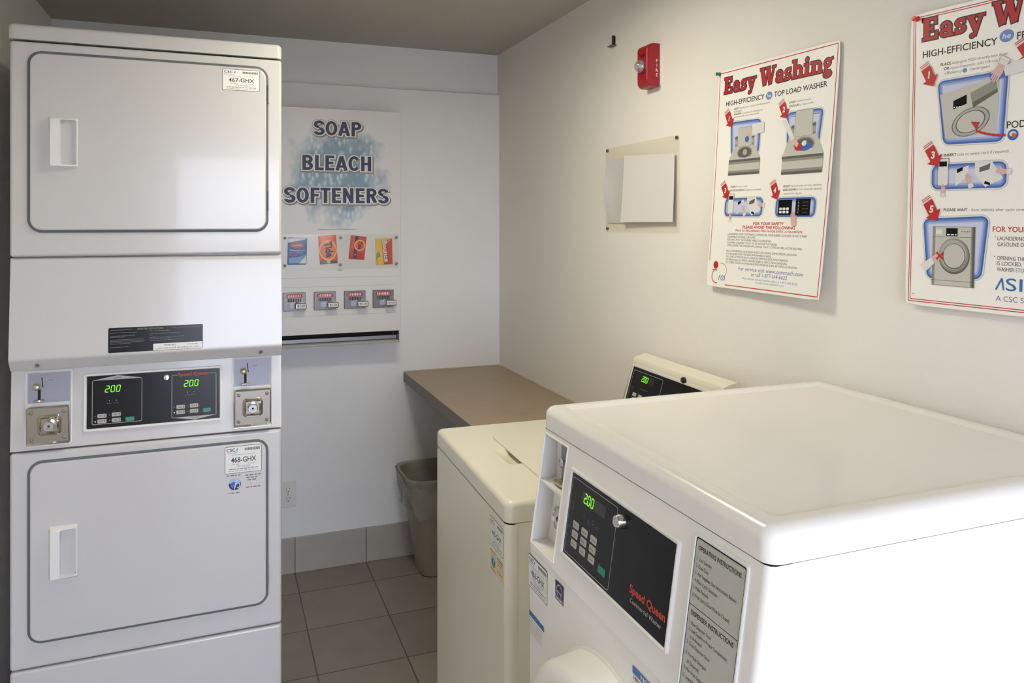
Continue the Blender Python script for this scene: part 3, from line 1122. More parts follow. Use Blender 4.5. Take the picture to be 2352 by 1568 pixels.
# ------------------------------------------------------------------ top loading washer
def build_top_washer():
    F = Frame(.613, 2.253, -PI / 2 - .03)
    W, D = .660, .640
    t = Thing('top_load_washer', 'ivory top loading washer behind the near front loader, lid closed', 'washer', F, (W / 2, D / 2, 0))
    b = MB()
    b.box(.002, W - .002, .022, D, .06, .8895, IVORY, bev=.003)
    b.box(.02, W - .02, .04, D - .03, 0, .065, BLACKP)
    t.part('cabinet', b)
    b = MB()
    wrapped_front(b, 0, W, .026, .018, [.06, .87, .8875], lambda z: 0.0 if z < .88 else .0015, IVORY)
    t.part('front_panel', b, angle=40)
    # deck with a finger scoop
    b = MB()
    P = rr(0, W, 0, D, .020, 6)
    lv = [(P, .8912), (P, .924)]
    for i in range(1, 6):
        a = PI / 2 * i / 5
        lv.append((inset(P, .014 * (1 - math.cos(a))), .924 + .014 * math.sin(a)))
    b.stack(TOP(), lv, IVORY, cap0=True, cap1=False)
    Q = inset(P, .014)
    V0 = [(q[0], q[1]) for q in Q]
    # flat top: ring to a rectangle, then a fine patch for the scoop
    X0, X1, Y0, Y1 = .25, .43, .06, .18
    gx = [.025, .15] + [X0 + (X1 - X0) * i / 30 for i in range(31)] + [.52, W - .025]
    gy = [.025] + [Y0 + (Y1 - Y0) * i / 24 for i in range(25)] + [.30, D - .025]

    def dep(x, y):
        a = max(0, 1 - ((x - .338) / .068) ** 2)
        c = max(0, 1 - ((y - .132) / .036) ** 2)
        return .938 - .012 * min(1, a * 1.6) * min(1, c * 1.3)
    G = [[b.bm.verts.new((x, y, dep(x, y))) for x in gx] for y in gy]
    for j in range(len(gy) - 1):
        for i in range(len(gx) - 1):
            b.face((G[j][i], G[j][i + 1], G[j + 1][i + 1], G[j + 1][i]), IVORY)
    n = len(Q)
    rim = [b.bm.verts.new((q[0], q[1], .938)) for q in Q]
    edge = [G[0][i] for i in range(len(gx))] + [G[j][-1] for j in range(1, len(gy))] + [G[-1][i] for i in range(len(gx) - 2, -1, -1)] + [G[j][0] for j in range(len(gy) - 2, 0, -1)]
    # stitch by nearest angle
    cx, cy = W / 2, D / 2
    ang = lambda v: math.atan2(v.co.y - cy, v.co.x - cx)
    R = sorted(rim, key=ang)
    E_ = sorted(edge, key=ang)
    i = j = 0
    while i < len(R) or j < len(E_):
        r0, e0 = R[i % len(R)], E_[j % len(E_)]
        ra = ang(R[(i + 1) % len(R)]) + (2 * PI if i + 1 >= len(R) else 0)
        ea = ang(E_[(j + 1) % len(E_)]) + (2 * PI if j + 1 >= len(E_) else 0)
        if j >= len(E_) or (i < len(R) and ra <= ea):
            b.face((r0, R[(i + 1) % len(R)], e0), IVORY)
            i += 1
        else:
            b.face((r0, E_[(j + 1) % len(E_)], e0), IVORY)
            j += 1
    t.part('top_deck', b, angle=40)
    b = MB()
    P = rr(.140, .545, .1290, .548, .022, 6)
    b.slab(TOP(), P, .9387, .9440, IVORY, bev=.004)
    t.part('lid', b)
    # control hood at the rear
    b = MB()
    fw = lambda z: .600 + .30 * (z - 1.05)
    pr = [(.672, .9385), (.560, .9385), (.567, .944), (.578, .955), (.586, 1.000), (fw(1.112), 1.112), (fw(1.121) - .003, 1.1165), (fw(1.121) - .003, 1.124), (.622, 1.131), (.640, 1.137), (.662, 1.142), (.670, 1.138)]
    lo = [(-.042, 0), (-.022, .006), (0, .010)]
    A = [[Vector((.088 + (0.0 if z > .99 else -.03 * (1 - (z - .9385) / .0515)), w, z)) for w, z in pr]]
    A2 = [Vector((W - .086 + (0.0 if z > .99 else .03 * (1 - (z - .9385) / .0515)), w, z)) for w, z in pr]
    b.loops([A[0], A2], IVORY, True, True)
    hood = t.part('control_hood', b, angle=35)
    M = SLOPE(fw(1.05) - .0006, 1.05, .30)
    b = MB()
    P = rr(.0945, W - .094, .985, 1.1100, .003, 3)
    b.stack(M, [(P, 0), (P, .0025), (inset(P, .003), .0025), (inset(P, .004), .0008)], WHITE)
    cp = t.part('control_panel', b, hood)
    b = MB()
    M2 = SLOPE(fw(1.05) - .0016, 1.05, .30)
    b.poly(M2, rect(.0995, W - .099, .990, 1.1050), BLACK, 0)
    b.frame_line(M2, rr(.1080, .2860, .996, 1.0965, .005, 4), .0010, LTGREY, 1)
    b.bars(M2, .118, 1.045, .012, .0014, STONE3, 1, .004)
    b.bars(M2, .118, 1.040, .010, .0014, STONE3, 1, .004)
    b.bars(M2, .170, 1.048, .05, .0014, STONE3, 1, .006)
    b.poly(M2, rect(.162, .240, 1.069, 1.0885), SMOKE, 1)
    b.seg7(M2, '2.00', .1680, 1.0710, .0155, GREEN_LED, 2)
    for c in range(3):
        for r_ in range(3):
            b.poly(M2, rr(.135 + .035 * c, .158 + .035 * c, 1.022 - .014 * r_, 1.0325 - .014 * r_, .002, 2), KEY, 1)
    b.text(M2, 'Speed Queen', .40, 1.010, .010, LOGORED, w=.10, bold=.03, lay=1)
    t.part('overlay', b, hood, wn=False, label='black overlay with lit green digits')
    b = MB()
    b.lathe(SLOPE(fw(1.05) + .001, 1.05, .30) @ Matrix.Translation((.3915, 1.1150, 0)), [(.0085, 0), (.0085, .008), (.0062, .0125), (.001, .0135)], BLACKP, 20)
    t.part('knob', b, hood, label='small round black button')
    M = FRONT(0)
    b = MB(); service_sticker(b, M, .5435, .6400, .8055, .8720, '465-GHX')
    t.part('service_sticker', b, label='white service sticker reading 465-GHX', wn=False)
    b = MB(); globe_sticker(b, M, .5450, .6400, .7480, .7960, 2, mat('print_buff', (222, 206, 160)))
    t.part('company_sticker', b, label='buff sticker with a round blue logo', wn=False)


build_top_washer()


# ---- slab serif letters of the poster titles: l line, r rectangle, a arc, e disc
GL = {
    'E': (.80, [('r', .08, 0, .34, 1), ('r', 0, .87, .70, 1), ('r', 0, 0, .74, .13), ('r', .2, .44, .52, .57), ('r', .57, .66, .70, 1), ('r', .61, 0, .74, .36), ('r', .44, .34, .53, .67)]),
    'a': (.68, [('a', .28, .19, .18, .13, 0, 360, .14), ('r', .38, .06, .58, .48), ('a', .31, .46, .19, .15, 0, 165, .14), ('r', .42, 0, .66, .11), ('e', .15, .47, .09)]),
    's': (.58, [('a', .28, .49, .17, .11, 15, 270, .15), ('a', .28, .20, .18, .12, -165, 90, .15), ('r', .40, .44, .50, .68), ('r', .06, 0, .16, .25)]),
    'y': (.74, [('l', .15, .62, .38, .05, .21), ('l', .60, .62, .32, -.2, .13), ('r', 0, .58, .34, .68), ('r', .44, .58, .76, .68), ('e', .22, -.19, .10)]),
    'W': (1.24, [('l', .16, .96, .40, .02, .23), ('l', .66, .96, .44, .04, .12), ('l', .64, .96, .86, .02, .23), ('l', 1.10, .96, .90, .04, .12), ('r', 0, .89, .38, 1), ('r', .46, .89, .80, 1), ('r', .96, .89, 1.26, 1)]),
    'h': (.86, [('r', .1, 0, .33, 1), ('r', 0, .89, .33, 1), ('r', 0, 0, .43, .11), ('a', .46, .42, .19, .18, 0, 150, .16), ('r', .54, 0, .76, .46), ('r', .48, 0, .86, .11)]),
    'i': (.46, [('r', .1, 0, .33, .68), ('r', 0, .57, .33, .68), ('r', 0, 0, .43, .11), ('e', .2, .87, .125)]),
    'n': (.86, [('r', .1, 0, .33, .68), ('r', 0, .57, .33, .68), ('r', 0, 0, .43, .11), ('a', .46, .42, .19, .18, 0, 150, .16), ('r', .54, 0, .76, .46), ('r', .48, 0, .86, .11)]),
    'g': (.70, [('a', .29, .45, .17, .16, 0, 360, .15), ('l', .42, .58, .64, .63, .11), ('a', .32, -.13, .22, .12, 0, 360, .13), ('l', .20, .28, .20, .06, .15), ('r', .2, -.06, .5, .06)]),
}


def title(b, M, word, x0, x1, y, cap, lay, layers=None, GL=GL):
    tot = sum(GL[c][0] for c in word)
    sx, sy = (x1 - x0) / tot, cap
    for grow, m, l in layers or ((.048, INK, lay), (0.0, DKRED, lay + 1.2)):
        x = 0
        for c in word:
            for qi, q in enumerate(GL[c][1]):
                l += .1 if qi else 0
                tr = lambda P: [(x0 + (x + p[0]) * sx, y + p[1] * sy) for p in P]
                if q[0] == 'r':
                    b.poly(M, tr(rect(q[1] - grow, q[3] + grow, q[2] - grow, q[4] + grow)), m, l)
                elif q[0] == 'e':
                    b.poly(M, tr(ell(q[1], q[2], q[3] + grow, n=14)), m, l)
                elif q[0] == 'l':
                    p, e = Vector(q[1:3]), Vector(q[3:5])
                    d = (e - p).normalized()
                    nn = Vector((-d.y, d.x)) * (q[5] / 2 + grow)
                    b.poly(M, tr([p - nn - d * grow, e - nn + d * grow, e + nn + d * grow, p + nn - d * grow]), m, l)
                else:
                    _, cx, cy, rx, ry, a0, a1, w = q
                    A = ell(cx, cy, rx + w / 2 + grow, ry + w / 2 + grow, 18, a0, a1)
                    B = ell(cx, cy, max(rx - w / 2 - grow, .005), max(ry - w / 2 - grow, .005), 18, a0, a1)
                    if a1 - a0 >= 360:
                        A.append(A[0])
                        B.append(B[0])
                    for i in range(len(A) - 1):
                        b.poly(M, tr([B[i], A[i], A[i + 1], B[i + 1]]), m, l)
            l -= .1 * (len(GL[c][1]) - 1)
            x += GL[c][0]


# condensed bold capitals of the dispenser sign
_P = [('r', .06, 0, .25, 1), ('a', .34, .72, .165, .19, -90, 90, .185), ('r', .2, .82, .35, 1.0), ('r', .2, .44, .35, .62)]
GC = {
    'S': (.64, [('a', .31, .735, .195, .175, 12, 270, .185), ('a', .31, .27, .205, .18, -168, 90, .185)]),
    'O': (.68, [('a', .33, .5, .225, .41, 0, 360, .185)]),
    'A': (.68, [('l', .10, .01, .325, .97, .185), ('l', .57, .01, .345, .97, .185), ('r', .2, .20, .47, .36)]),
    'P': (.62, _P),
    'B': (.66, _P + [('a', .35, .27, .175, .18, -90, 90, .185), ('r', .2, 0, .36, .18)]),
    'L': (.54, [('r', .06, 0, .25, 1), ('r', .06, 0, .51, .18)]),
    'E': (.58, [('r', .06, 0, .25, 1), ('r', .06, .82, .53, 1), ('r', .06, .42, .49, .58), ('r', .06, 0, .54, .18)]),
    'C': (.65, [('a', .34, .5, .225, .41, 38, 322, .185)]),
    'H': (.68, [('r', .06, 0, .25, 1), ('r', .42, 0, .61, 1), ('r', .2, .41, .45, .58)]),
    'F': (.55, [('r', .06, 0, .25, 1), ('r', .06, .82, .52, 1), ('r', .06, .42, .47, .58)]),
    'T': (.56, [('r', .02, .82, .54, 1), ('r', .185, 0, .375, 1)]),
    'N': (.69, [('r', .06, 0, .24, 1), ('r', .44, 0, .62, 1), ('l', .14, .97, .54, .03, .19)]),
    'R': (.66, _P + [('l', .37, .47, .54, .04, .2)]),
}


# ------------------------------------------------------------------ soap dispenser on the back wall
def build_dispenser():
    U0, U1 = .212, .7700
    WF = -.120
    t = Thing('soap_dispenser', 'white wall mounted vending dispenser with dark blue lettering and four coin slides', 'dispenser', BACK, ((U0 + U1) / 2, -.06, 1.02))
    b = MB()
    b.slab(FRONT(0), rr(U0, U1, 1.0715, 2.0570, .003, 2), 0, .120, WHITE, bev=.002)
    b.line(FRONT(WF), (U0 + .004, 1.3180), (U1 - .004, 1.3180), .0012, LTGREY, 1)
    b.line(FRONT(WF), (U0 + .004, 1.2790), (U1 - .030, 1.2790), .0010, LTGREY, 1)
    b.line(FRONT(WF), (U0 + .004, 1.1530), (U1 - .030, 1.1530), .0010, LTGREY, 1)
    b.poly(FRONT(WF), ell(.4985, 1.350, .012, .0016, 12), GREYINK, 1)
    t.part('cabinet', b)
    cx, cz = .4905, 1.7700
    b = MB()
    b.poly(FRONT(WF), [(p[0], p[1]) for p in rr(cx - .245, cx + .245, cz - .255, cz + .262, .02)], FOAM, 1)
    o = t.part('bubble_picture', b, wn=False, label='printed cloud of pale blue bubbles')
    # material is centred on the picture, so move its data to its own middle
    mid = Vector((cx - t.base[0], WF - t.base[1], cz - t.base[2]))
    o.data.transform(Matrix.Translation(-mid))
    o.location = mid
    M = FRONT(WF)
    for s_, x0, x1, z0, cap in (('SOAP', .3850, .5940, 1.9395, .0635), ('BLEACH', .3335, .6420, 1.7865, .0655), ('SOFTENERS', .2605, .7175, 1.6440, .0665)):
        b = MB()
        title(b, M, s_, x0 + .0035, x1 + .0035, z0 - .0050, cap, 2, ((.105, STONE2, 2),), GC)
        title(b, M, s_, x0, x1, z0, cap, 2, ((.100, GREYINK, 3), (.078, PWHITE, 4), (0.0, NAVY, 5)), GC)
        t.part('lettering', b, wn=False, label='dark blue outlined word ' + s_)
    b = MB()
    b.text(M, 'COIN SLIDE LOCKED WHEN COLUMN IS EMPTY', .4040, 1.5255, .0058, INK, w=.166)
    t.part('notice_line', b, wn=False)
    # clear pane and its screws
    b = MB()
    b.box(.225, .7600, WF - .0100, WF - .0075, 1.3540, 1.5080, PANE, bev=.0008)
    t.part('clear_pane', b)
    for x in (.2660, .5005, .7475):
        for z in (1.3745, 1.4925):
            b = MB()
            Mx = FRONT(WF) @ Matrix.Translation((x, z, 0))
            b.lathe(Mx, [(.0028, .0), (.0028, .0102), (.0064, .0102), (.006, .0125), (.003, .014), (.0005, .0142)], STEEL, 14)
            t.part('screw', b)
    # coin slides
    for i, x in enumerate((.2580, .3870, .5165, .6430)):
        b = MB()
        z0, z1 = 1.1785, 1.2570
        x1 = x + .0935
        P = rr(x, x1, z0, z1, .002, 2)
        b.stack(M, [(P, 0), (P, .006), (inset(P, .0015), .0075)], SLIDEMETAL)
        b.poly(M, rr(x + .014, x1 - .014, z1 - .024, z1 - .007, .003), RED, .0078 / MB.LAY)
        for k in range(8):
            xx = x + .019 + k * .0072
            b.poly(M, rr(xx, xx + .0042, z1 - .0215, z1 - .010, .001, 2), PWHITE, .0081 / MB.LAY)
            b.poly(M, rect(xx + .0002, xx + .004, z1 - .040, z1 - .027), DARK, .0078 / MB.LAY)
        b.poly(M, rr(x + .030, x + .052, z0 + .012, z0 + .034, .004), STEEL, .0078 / MB.LAY)
        cmx = t.part('coin_mechanism', b)
        b = MB()
        sx = x + .046 + (0, .006, .006, .006)[i]
        # the slide juts out towards the room
        b.slab(M, rr(sx, sx + .048, z0 + .010, z0 + .036, .006, 4), .0075, .052, CHROME, bev=.005)
        b.lathe(M @ Matrix.Translation((sx + .012, z0 + .026, 0)), [(.013, .0075), (.013, .040), (.010, .046), (.004, .048)], CHROME, 18)
        t.part('coin_slide', b, cmx)
        b = MB()
        b.poly(M, rect(sx + .006, sx + .044, z0 + .016, z0 + .033), PWHITE, .0523 / MB.LAY)
        b.text(M, '$1.00', sx + .010, z0 + .0205, .0085, INK, w=.030, lay=.0528 / MB.LAY)
        t.part('price_tag', b, cmx, wn=False)
    # delivery tray
    b = MB()
    pr = [(0, 1.0712), (-.004, 1.0712), (-.004, 1.0300), (-.050, 1.0260), (-.128, 1.0250), (-.136, 1.0285), (-.138, 1.0270), (-.131, 1.0200), (-.05, 1.0195), (0, 1.0200)]
    b.extr(pr, U0, U1 - .007, WHITE)
    b.box(U1 - .0085, U1 - .0065, -.118, 0, 1.022, 1.0712, STEEL)
    b.box(U0, U1 - .01, -.006, -.0035, 1.031, 1.0710, DARK)
    b.box(U0, U1 - .010, -.070, -.064, 1.030, 1.0455, STEEL)
    t.part('tray', b)
    # packets behind the pane
    def packet(label, x0, x1, z0, z1, tilt, draw, edge):
        b = MB()
        w, h = x1 - x0, z1 - z0
        cx, cz = (x0 + x1) / 2, (z0 + z1) / 2
        Mx = FRONT(WF - .0006) @ Matrix.Translation((cx, cz, 0)) @ Matrix.Rotation(tilt, 4, 'Z')
        P = []
        rnd = random.Random(label)
        for p in rr(-w / 2, w / 2, -h / 2, h / 2, .002, 1):
            P.append((p[0] + rnd.uniform(-.0015, .0015), p[1] + rnd.uniform(-.0015, .0015)))
        b.stack(Mx, [(P, 0), (P, .0015), (inset(P, .004), .0028)], edge)
        Mp = Mx @ Matrix.Translation((0, 0, .0029))
        draw(b, Mp, w, h)
        single('soap_packet', label, 'packet', BACK, (cx, WF, cz), b, group='sample packets in the dispenser window', wn=False)

    def d1(b, M, w, h):
        b.poly(M, [(-w * .48, h * .30), (w * .46, h * .44), (w * .46, h * .47), (-w * .48, h * .46)], PWHITE, 1)
        b.poly(M, ell(0, h * .20, w * .36, h * .11), LOGORED, 1)
        b.text(M, 'CLOROX', -w * .27, h * .17, h * .055, PWHITE, w=w * .54, bold=.03, lay=2, rot=.06)
        b.text(M, 'Fiberguard', -w * .38, h * .0, h * .06, PWHITE, w=w * .76, lay=1)
        b.bars(M, -w * .38, -h * .08, w * .7, h * .03, PBLUE2, 1)
        b.poly(M, rect(-w * .38, w * .0, -h * .19, -h * .13), LOGORED, 1)
        b.poly(M, [(-w * .42, -h * .45), (w * .15, -h * .45), (w * .46, -h * .12), (w * .1, -h * .22), (-w * .42, -h * .26)], PBLUE2, 1)
        b.poly(M, [(w * .12, -h * .46), (w * .47, -h * .46), (w * .47, -h * .16)], PWHITE, 2)

    def d2(b, M, w, h):
        b.poly(M, ell(0, -.004, w * .49, h * .36), YELLOW, 1)
        b.poly(M, ell(0, -.004, w * .42, h * .30), ORANGE, 2)
        b.poly(M, ell(.002, 0, w * .34, h * .25), mat('packet_amber', (248, 132, 40)), 3)
        b.text(M, 'Tide', -w * .20, h * .26, w * .40, NAVY, w=h * .54, bold=.04, lay=4, rot=-PI / 2 + .12)
        b.poly(M, rect(-w * .42, w * .44, -h * .495, -h * .40), TEAL, 4)
        b.poly(M, rect(w * .1, w * .44, -h * .495, -h * .40), NAVY, 5)
        b.poly(M, ell(0, -h * .43, w * .1, h * .06), YELLOW, 6)

    def d3(b, M, w, h):
        b.poly(M, rect(-w * .22, -w * .02, -h * .48, h * .48), NAVY, 1)
        b.poly(M, ell(w * .12, h * .10, w * .36, h * .24), YELLOW, 2)
        b.poly(M, ell(w * .12, h * .10, w * .29, h * .19), ORANGE, 3)
        b.text(M, 'Tide', w * .02, h * .27, w * .25, NAVY, w=h * .34, bold=.04, lay=4, rot=-PI / 2)
        b.poly(M, ell(-w * .12, -h * .30, w * .05, h * .03), YELLOW, 2)

    def d4(b, M, w, h):
        b.poly(M, rect(-w * .49, w * .49, -h * .49, h * .49), YELLOW, .5)
        b.poly(M, [(-w * .15, h * .40), (w * .49, h * .49), (w * .49, -h * .49), (-w * .05, -h * .49)], mat('packet_amber', (248, 132, 40)), 1)
        b.poly(M, [(w * .05, h * .2), (w * .49, h * .49), (w * .49, -h * .49), (-w * .05, -h * .49)], PRED, 1.5)
        b.poly(M, ell(-w * .36, -h * .24, w * .13, h * .24), PGREEN, 2)
        b.poly(M, ell(-w * .3, -h * .34, w * .14, h * .14), YELLOW, 2.5)
        b.text(M, 'Bounce', -w * .13, h * .42, w * .30, INK, w=h * .84, bold=.06, lay=3, rot=-PI / 2 + .10)
        b.text(M, 'Bounce', -w * .12, h * .41, w * .28, PWHITE, w=h * .82, bold=.035, lay=4, rot=-PI / 2 + .10)
    packet('blue and white detergent packet, leftmost in the dispenser window', .2765, .3570, 1.3775, 1.4945, -.02, d1, PBLUE)
    packet('bright orange detergent packet with a wide yellow ring, second in the dispenser window', .4080, .4860, 1.3785, 1.5030, .06, d2, ORANGE)
    packet('tilted red detergent packet with a dark blue stripe, third in the dispenser window', .5420, .6100, 1.3955, 1.5000, -.10, d3, PRED)
    packet('yellow and red softener packet, rightmost in the dispenser window', .6570, .7315, 1.3700, 1.4880, .02, d4, YELLOW)


build_dispenser()


# ------------------------------------------------------------------ counter, outlet, bin
b = MB()
b.box(.8107, 1.2895, -1.265, -.001, .8180, .8605, LAMINATE, bev=.0015)
t = Thing('counter', 'brown laminate counter fixed along the right wall in the far corner', 'counter', BACK, (1.05, -.63, .818))
t.part('worktop', b)
b = MB()
b.box(.8095, .8110, -1.265, -.0015, .8165, .8600, LAMEDGE)
t.part('edge_strip', b, label='dark edge strip along the open side')
b = MB()
b.box(1.268, 1.2895, -1.25, -.0015, .76, .8178, LAMEDGE)
t.part('wall_cleat', b)
b = MB()
pts = [(1.2865 + .0006 * math.sin(k * 2.1), -1.26 + k * .032, .8615 + .0006 * math.sin(k * 1.3)) for k in range(39)]
b.tube(pts, .0035, mat('caulk', (196, 184, 160), 0.6), 6)
pts = [(.815 + k * .0315, -.004 + .0005 * math.sin(k * 1.9), .8615) for k in range(16)]
b.tube(pts, .0035, MATS['caulk'], 6)
t.part('caulk_bead', b)

t = Thing('wall_outlet', 'white duplex electrical outlet low on the back wall beside the dryer', 'outlet', BACK, (.2885, 0, .352))
b = MB()
b.slab(FRONT(0), rr(.2535, .3235, .2945, .4095, .004, 3), 0, .0060, WHITE, bev=.003)
t.part('cover_plate', b)
for z in (.3725, .3315):
    b = MB()
    P = [p for p in ell(.2885, z, .0165, .0175, 28)]
    P = [(p[0], max(z - .0135, min(z + .0135, p[1]))) for p in P]
    b.slab(FRONT(-.0055), P, 0, .0025, WHITE, bev=.0008)
    M = FRONT(-.0080)
    b.poly(M, rect(.2810, .2825, z, z + .0085), DARK, 1)
    b.poly(M, rect(.2945, .2960, z + .001, z + .0080), DARK, 1)
    b.poly(M, ell(.2885, z - .0075, .0026, n=10), DARK, 1)
    t.part('socket', b)
b = MB()
b.lathe(FRONT(-.006) @ Matrix.Translation((.2885, .352, 0)), [(.003, 0), (.0025, .001), (.0005, .0012)], STEEL, 12)
t.part('screw', b)

BF = Frame(.955, 3.375, 0)
t = Thing('waste_bin', 'tan plastic waste bin on the floor under the brown counter', 'bin', BF)


def binsec(z, d=0.0):
    k = z / .44
    hx, hy = .118 + .070 * k + d, .088 + .055 * k + d
    return rr(-hx, hx, -hy, hy, .05 + .02 * k, 6)


b = MB()
lv = [(binsec(0, -.004), 0.0), (binsec(.006), .006)]
for k in range(1, 8):
    z = .43 * k / 7
    lv.append((binsec(z), z))
lv += [(binsec(.43, .006), .430), (binsec(.44, .007), .440), (binsec(.44, .004), .444), (binsec(.44, -.002), .444)]
for k in range(6, -1, -1):
    z = .02 + .40 * k / 6
    lv.append((binsec(z, -.004), z))
b.stack(TOP(), lv, BIN, cap0=True)
t.part('body', b, angle=50)
b = MB()
rnd = random.Random(3)
N = len(binsec(.4))
hem = [.30 + .035 * math.sin(i * .9) + rnd.uniform(-.015, .015) for i in range(N)]


def bagring(z, d, f, amp):
    P = binsec(z if not callable(z) else .4, d)
    out = []
    for i, p in enumerate(P):
        a = math.sin(i * 2.4 + f) * amp + math.sin(i * 1.1 + 2 * f) * amp
        r = math.hypot(*p)
        out.append((p[0] * (1 + a / r), p[1] * (1 + a / r)))
    return out


Ls = []
for k in range(7):
    a = k / 6
    row = []
    for i in range(N):
        z = hem[i] + (.449 - hem[i]) * a
        p = bagring(z, .011 + .003 * a, k * .8, .004)[i]
        row.append(Vector((p[0], p[1], z)))
    Ls.append(row)
for k in range(1, 5):
    z = .449 - .09 * k
    Ls.append([Vector((p[0], p[1], z)) for p in bagring(z, -.010 - .006 * k, k, .003)])
b.loops(Ls, BAG, False, False)
single('bin_liner', 'crumpled clear plastic liner folded over the rim of the tan bin', 'bag', BF, (0, 0, .3), b, angle=70)


# ------------------------------------------------------------------ things on the right wall
def build_alarm():
    uc, zc = -2.117, 2.0485
    t = Thing('fire_alarm', 'red wall mounted fire alarm with a clear strobe and white lettering', 'alarm', RIGHT, (uc, 0, zc))
    u0, u1, z0, z1 = -2.156, -2.080, 1.9815, 2.1165
    b = MB()
    b.slab(FRONT(0), rr(u0 - .001, u1 + .0015, z0 + .003, z1 - .003, .004, 3), 0, .005, WHITE, bev=.001)
    t.part('back_plate', b, label='thin white mounting plate')
    b = MB()
    P = rr(u0, u1, z0, z1, .006, 4)
    lv = [(P, .005), (P, .022)]
    for i in range(1, 7):
        a = PI / 2 * i / 6
        e = 1 - math.cos(a)
        h = .022 + .026 * math.sin(a)
        lv.append((rr(u0 + .016 * e, u1 - .010 * e, z0 + .020 * e, z1 - .020 * e, .006, 4), h))
    # sunken field for the strobe
    lv += [(rr(u0 + .020, u1 - .016, zc - .036, zc + .036, .006, 4), .048), (rr(u0 + .023, u1 - .019, zc - .031, zc + .031, .006, 4), .040)]
    b.stack(FRONT(0), lv, FIRERED, cap0=True)
    body = t.part('housing', b, angle=50)
    b = MB()
    M = FRONT(0) @ Matrix.Translation(((u0 + u1) / 2 - .002, zc, 0))
    b.lathe(M, [(.0215, .040), (.0215, .050), (.020, .056), (.016, .063), (.009, .068), (.002, .0695)], LENS, 28)
    s_ = t.part('strobe', b, label='clear domed strobe lens')
    b = MB()
    b.lathe(M, [(.013, .040), (.017, .046), (.018, .047), (.014, .046), (.004, .042)], CHROME, 20)
    b.tube([((u0 + u1) / 2 - .010, -.050, zc), ((u0 + u1) / 2 - .002, -.054, zc + .004), ((u0 + u1) / 2 + .008, -.050, zc)], .0025, PWHITE, 8)
    t.part('flash_tube', b, s_)
    # letters stacked down the side that faces into the room
    Ms = Matrix(((0, 0, 1, u1), (1, 0, 0, 0), (0, 1, 0, 0), (0, 0, 0, 1)))
    b = MB()
    for i, ch in enumerate('FIRE'):
        b.text(Ms, ch, -.0155, 2.0565 - .0150 * i, .0098, PWHITE, align='C', bold=.02, lay=1)
    t.part('lettering', b, wn=False, label='white letters FIRE')


build_alarm()

b = MB()
u, z = -2.384, 2.189
b.slab(FRONT(0), rr(u - .022, u + .004, z - .014, z + .022, .003, 3), 0, .012, PWHITE, bev=.003)
b.box(u - .020, u + .016, -.018, 0, z - .018, z - .0145, STONE3, bev=.001)
b.box(u + .0045, u + .0085, -.0125, 0, z - .014, z + .018, BLACKP, bev=.0005)
single('wall_clip', 'small white clip screwed high on the right wall left of the red alarm', 'clip', RIGHT, (u, 0, z), b)

# clear sleeve with two blank papers
b = MB()
b.box(-2.4400, -1.9745, -.0045, -.0025, 1.5265, 1.8205, SLEEVE, bev=.0005)
t = Thing('notice_sleeve', 'clear plastic notice sleeve screwed to the right wall', 'notice holder', RIGHT, (-2.207, 0, 1.5265))
t.part('sheet', b)
for u, z in ((-2.430, 1.8115), (-1.988, 1.8125), (-2.430, 1.5365)):
    b = MB()
    b.lathe(FRONT(-.0045) @ Matrix.Translation((u, z, 0)), [(.0055, -.0044), (.0055, 0.0003), (.0045, .002), (.001, .003)], mat('dull_screw', (96, 84, 70), 0.4, metal=.6), 14)
    t.part('screw', b)


def paper(label, corners, lift, m=BLANK):
    b = MB()
    n = 10
    TL, TR, BR, BL = (Vector(c) for c in corners)
    G = []
    for j in range(n + 1):
        row = []
        for i in range(n + 1):
            p = TL.lerp(TR, i / n).lerp(BL.lerp(BR, i / n), j / n)
            row.append(b.bm.verts.new((p.x, lift(i / n, j / n), p.y)))
        G.append(row)
    for j in range(n):
        for i in range(n):
            b.face((G[j + 1][i], G[j + 1][i + 1], G[j][i + 1], G[j][i]), m)
    bmesh.ops.recalc_face_normals(b.bm, faces=b.bm.faces[:])
    bmesh.ops.solidify(b.bm, geom=b.bm.faces[:], thickness=.0003)
    c = (TL + TR + BR + BL) / 4
    single('blank_paper', label, 'paper', RIGHT, (c.x, 0, c.y), b, group='blank papers at the clear sleeve', wn=False)


paper('blank paper with a bent left edge, behind the right sheet on the sleeve', ((-2.432, 1.7765), (-2.20, 1.7765), (-2.20, 1.5570), (-2.424, 1.5570)), lambda a, c: -.0052 - .012 * max(0, 1 - a * 4) * math.sin(PI * c), mat('greyer_paper', (208, 205, 203), 0.7))  # this sheet is slightly darker than the other, to set them apart
paper('flat blank paper overlapping the front right of the clear sleeve', ((-2.283, 1.7815), (-1.990, 1.7660), (-1.991, 1.5590), (-2.2985, 1.5590)), lambda a, c: -.0095 - .006 * c * c - .008 * (1 - a) ** 2)

def num_arrow(b, M, tx, ty, px, py, n, lay):
    """red numbered arrow from (tx, ty) to its tip (px, py)"""
    a, e = Vector((tx, ty)), Vector((px, py))
    d = (e - a)
    L = d.length
    d.normalize()
    s = Vector((-d.y, d.x))
    w = .011
    sh = lambda t, k: tuple(a + d * t + s * k)
    b.poly(M, [sh(.006, -w), sh(L - .014, -w * .9), sh(L - .014, w * .9), sh(.006, w)], RED, lay)
    b.poly(M, [sh(L - .017, -w * 1.7), sh(L, 0), sh(L - .017, w * 1.7)], RED, lay)
    for k in (-.002, .0015):
        b.line(M, sh(k, -w), sh(k, w), .0014, RED, lay)
    c = a + d * (L * .46)
    b.text(M, n, c.x + .001, c.y - .0065, .0125, PWHITE, align='C', bold=.04, shear=.1, lay=lay + 1)


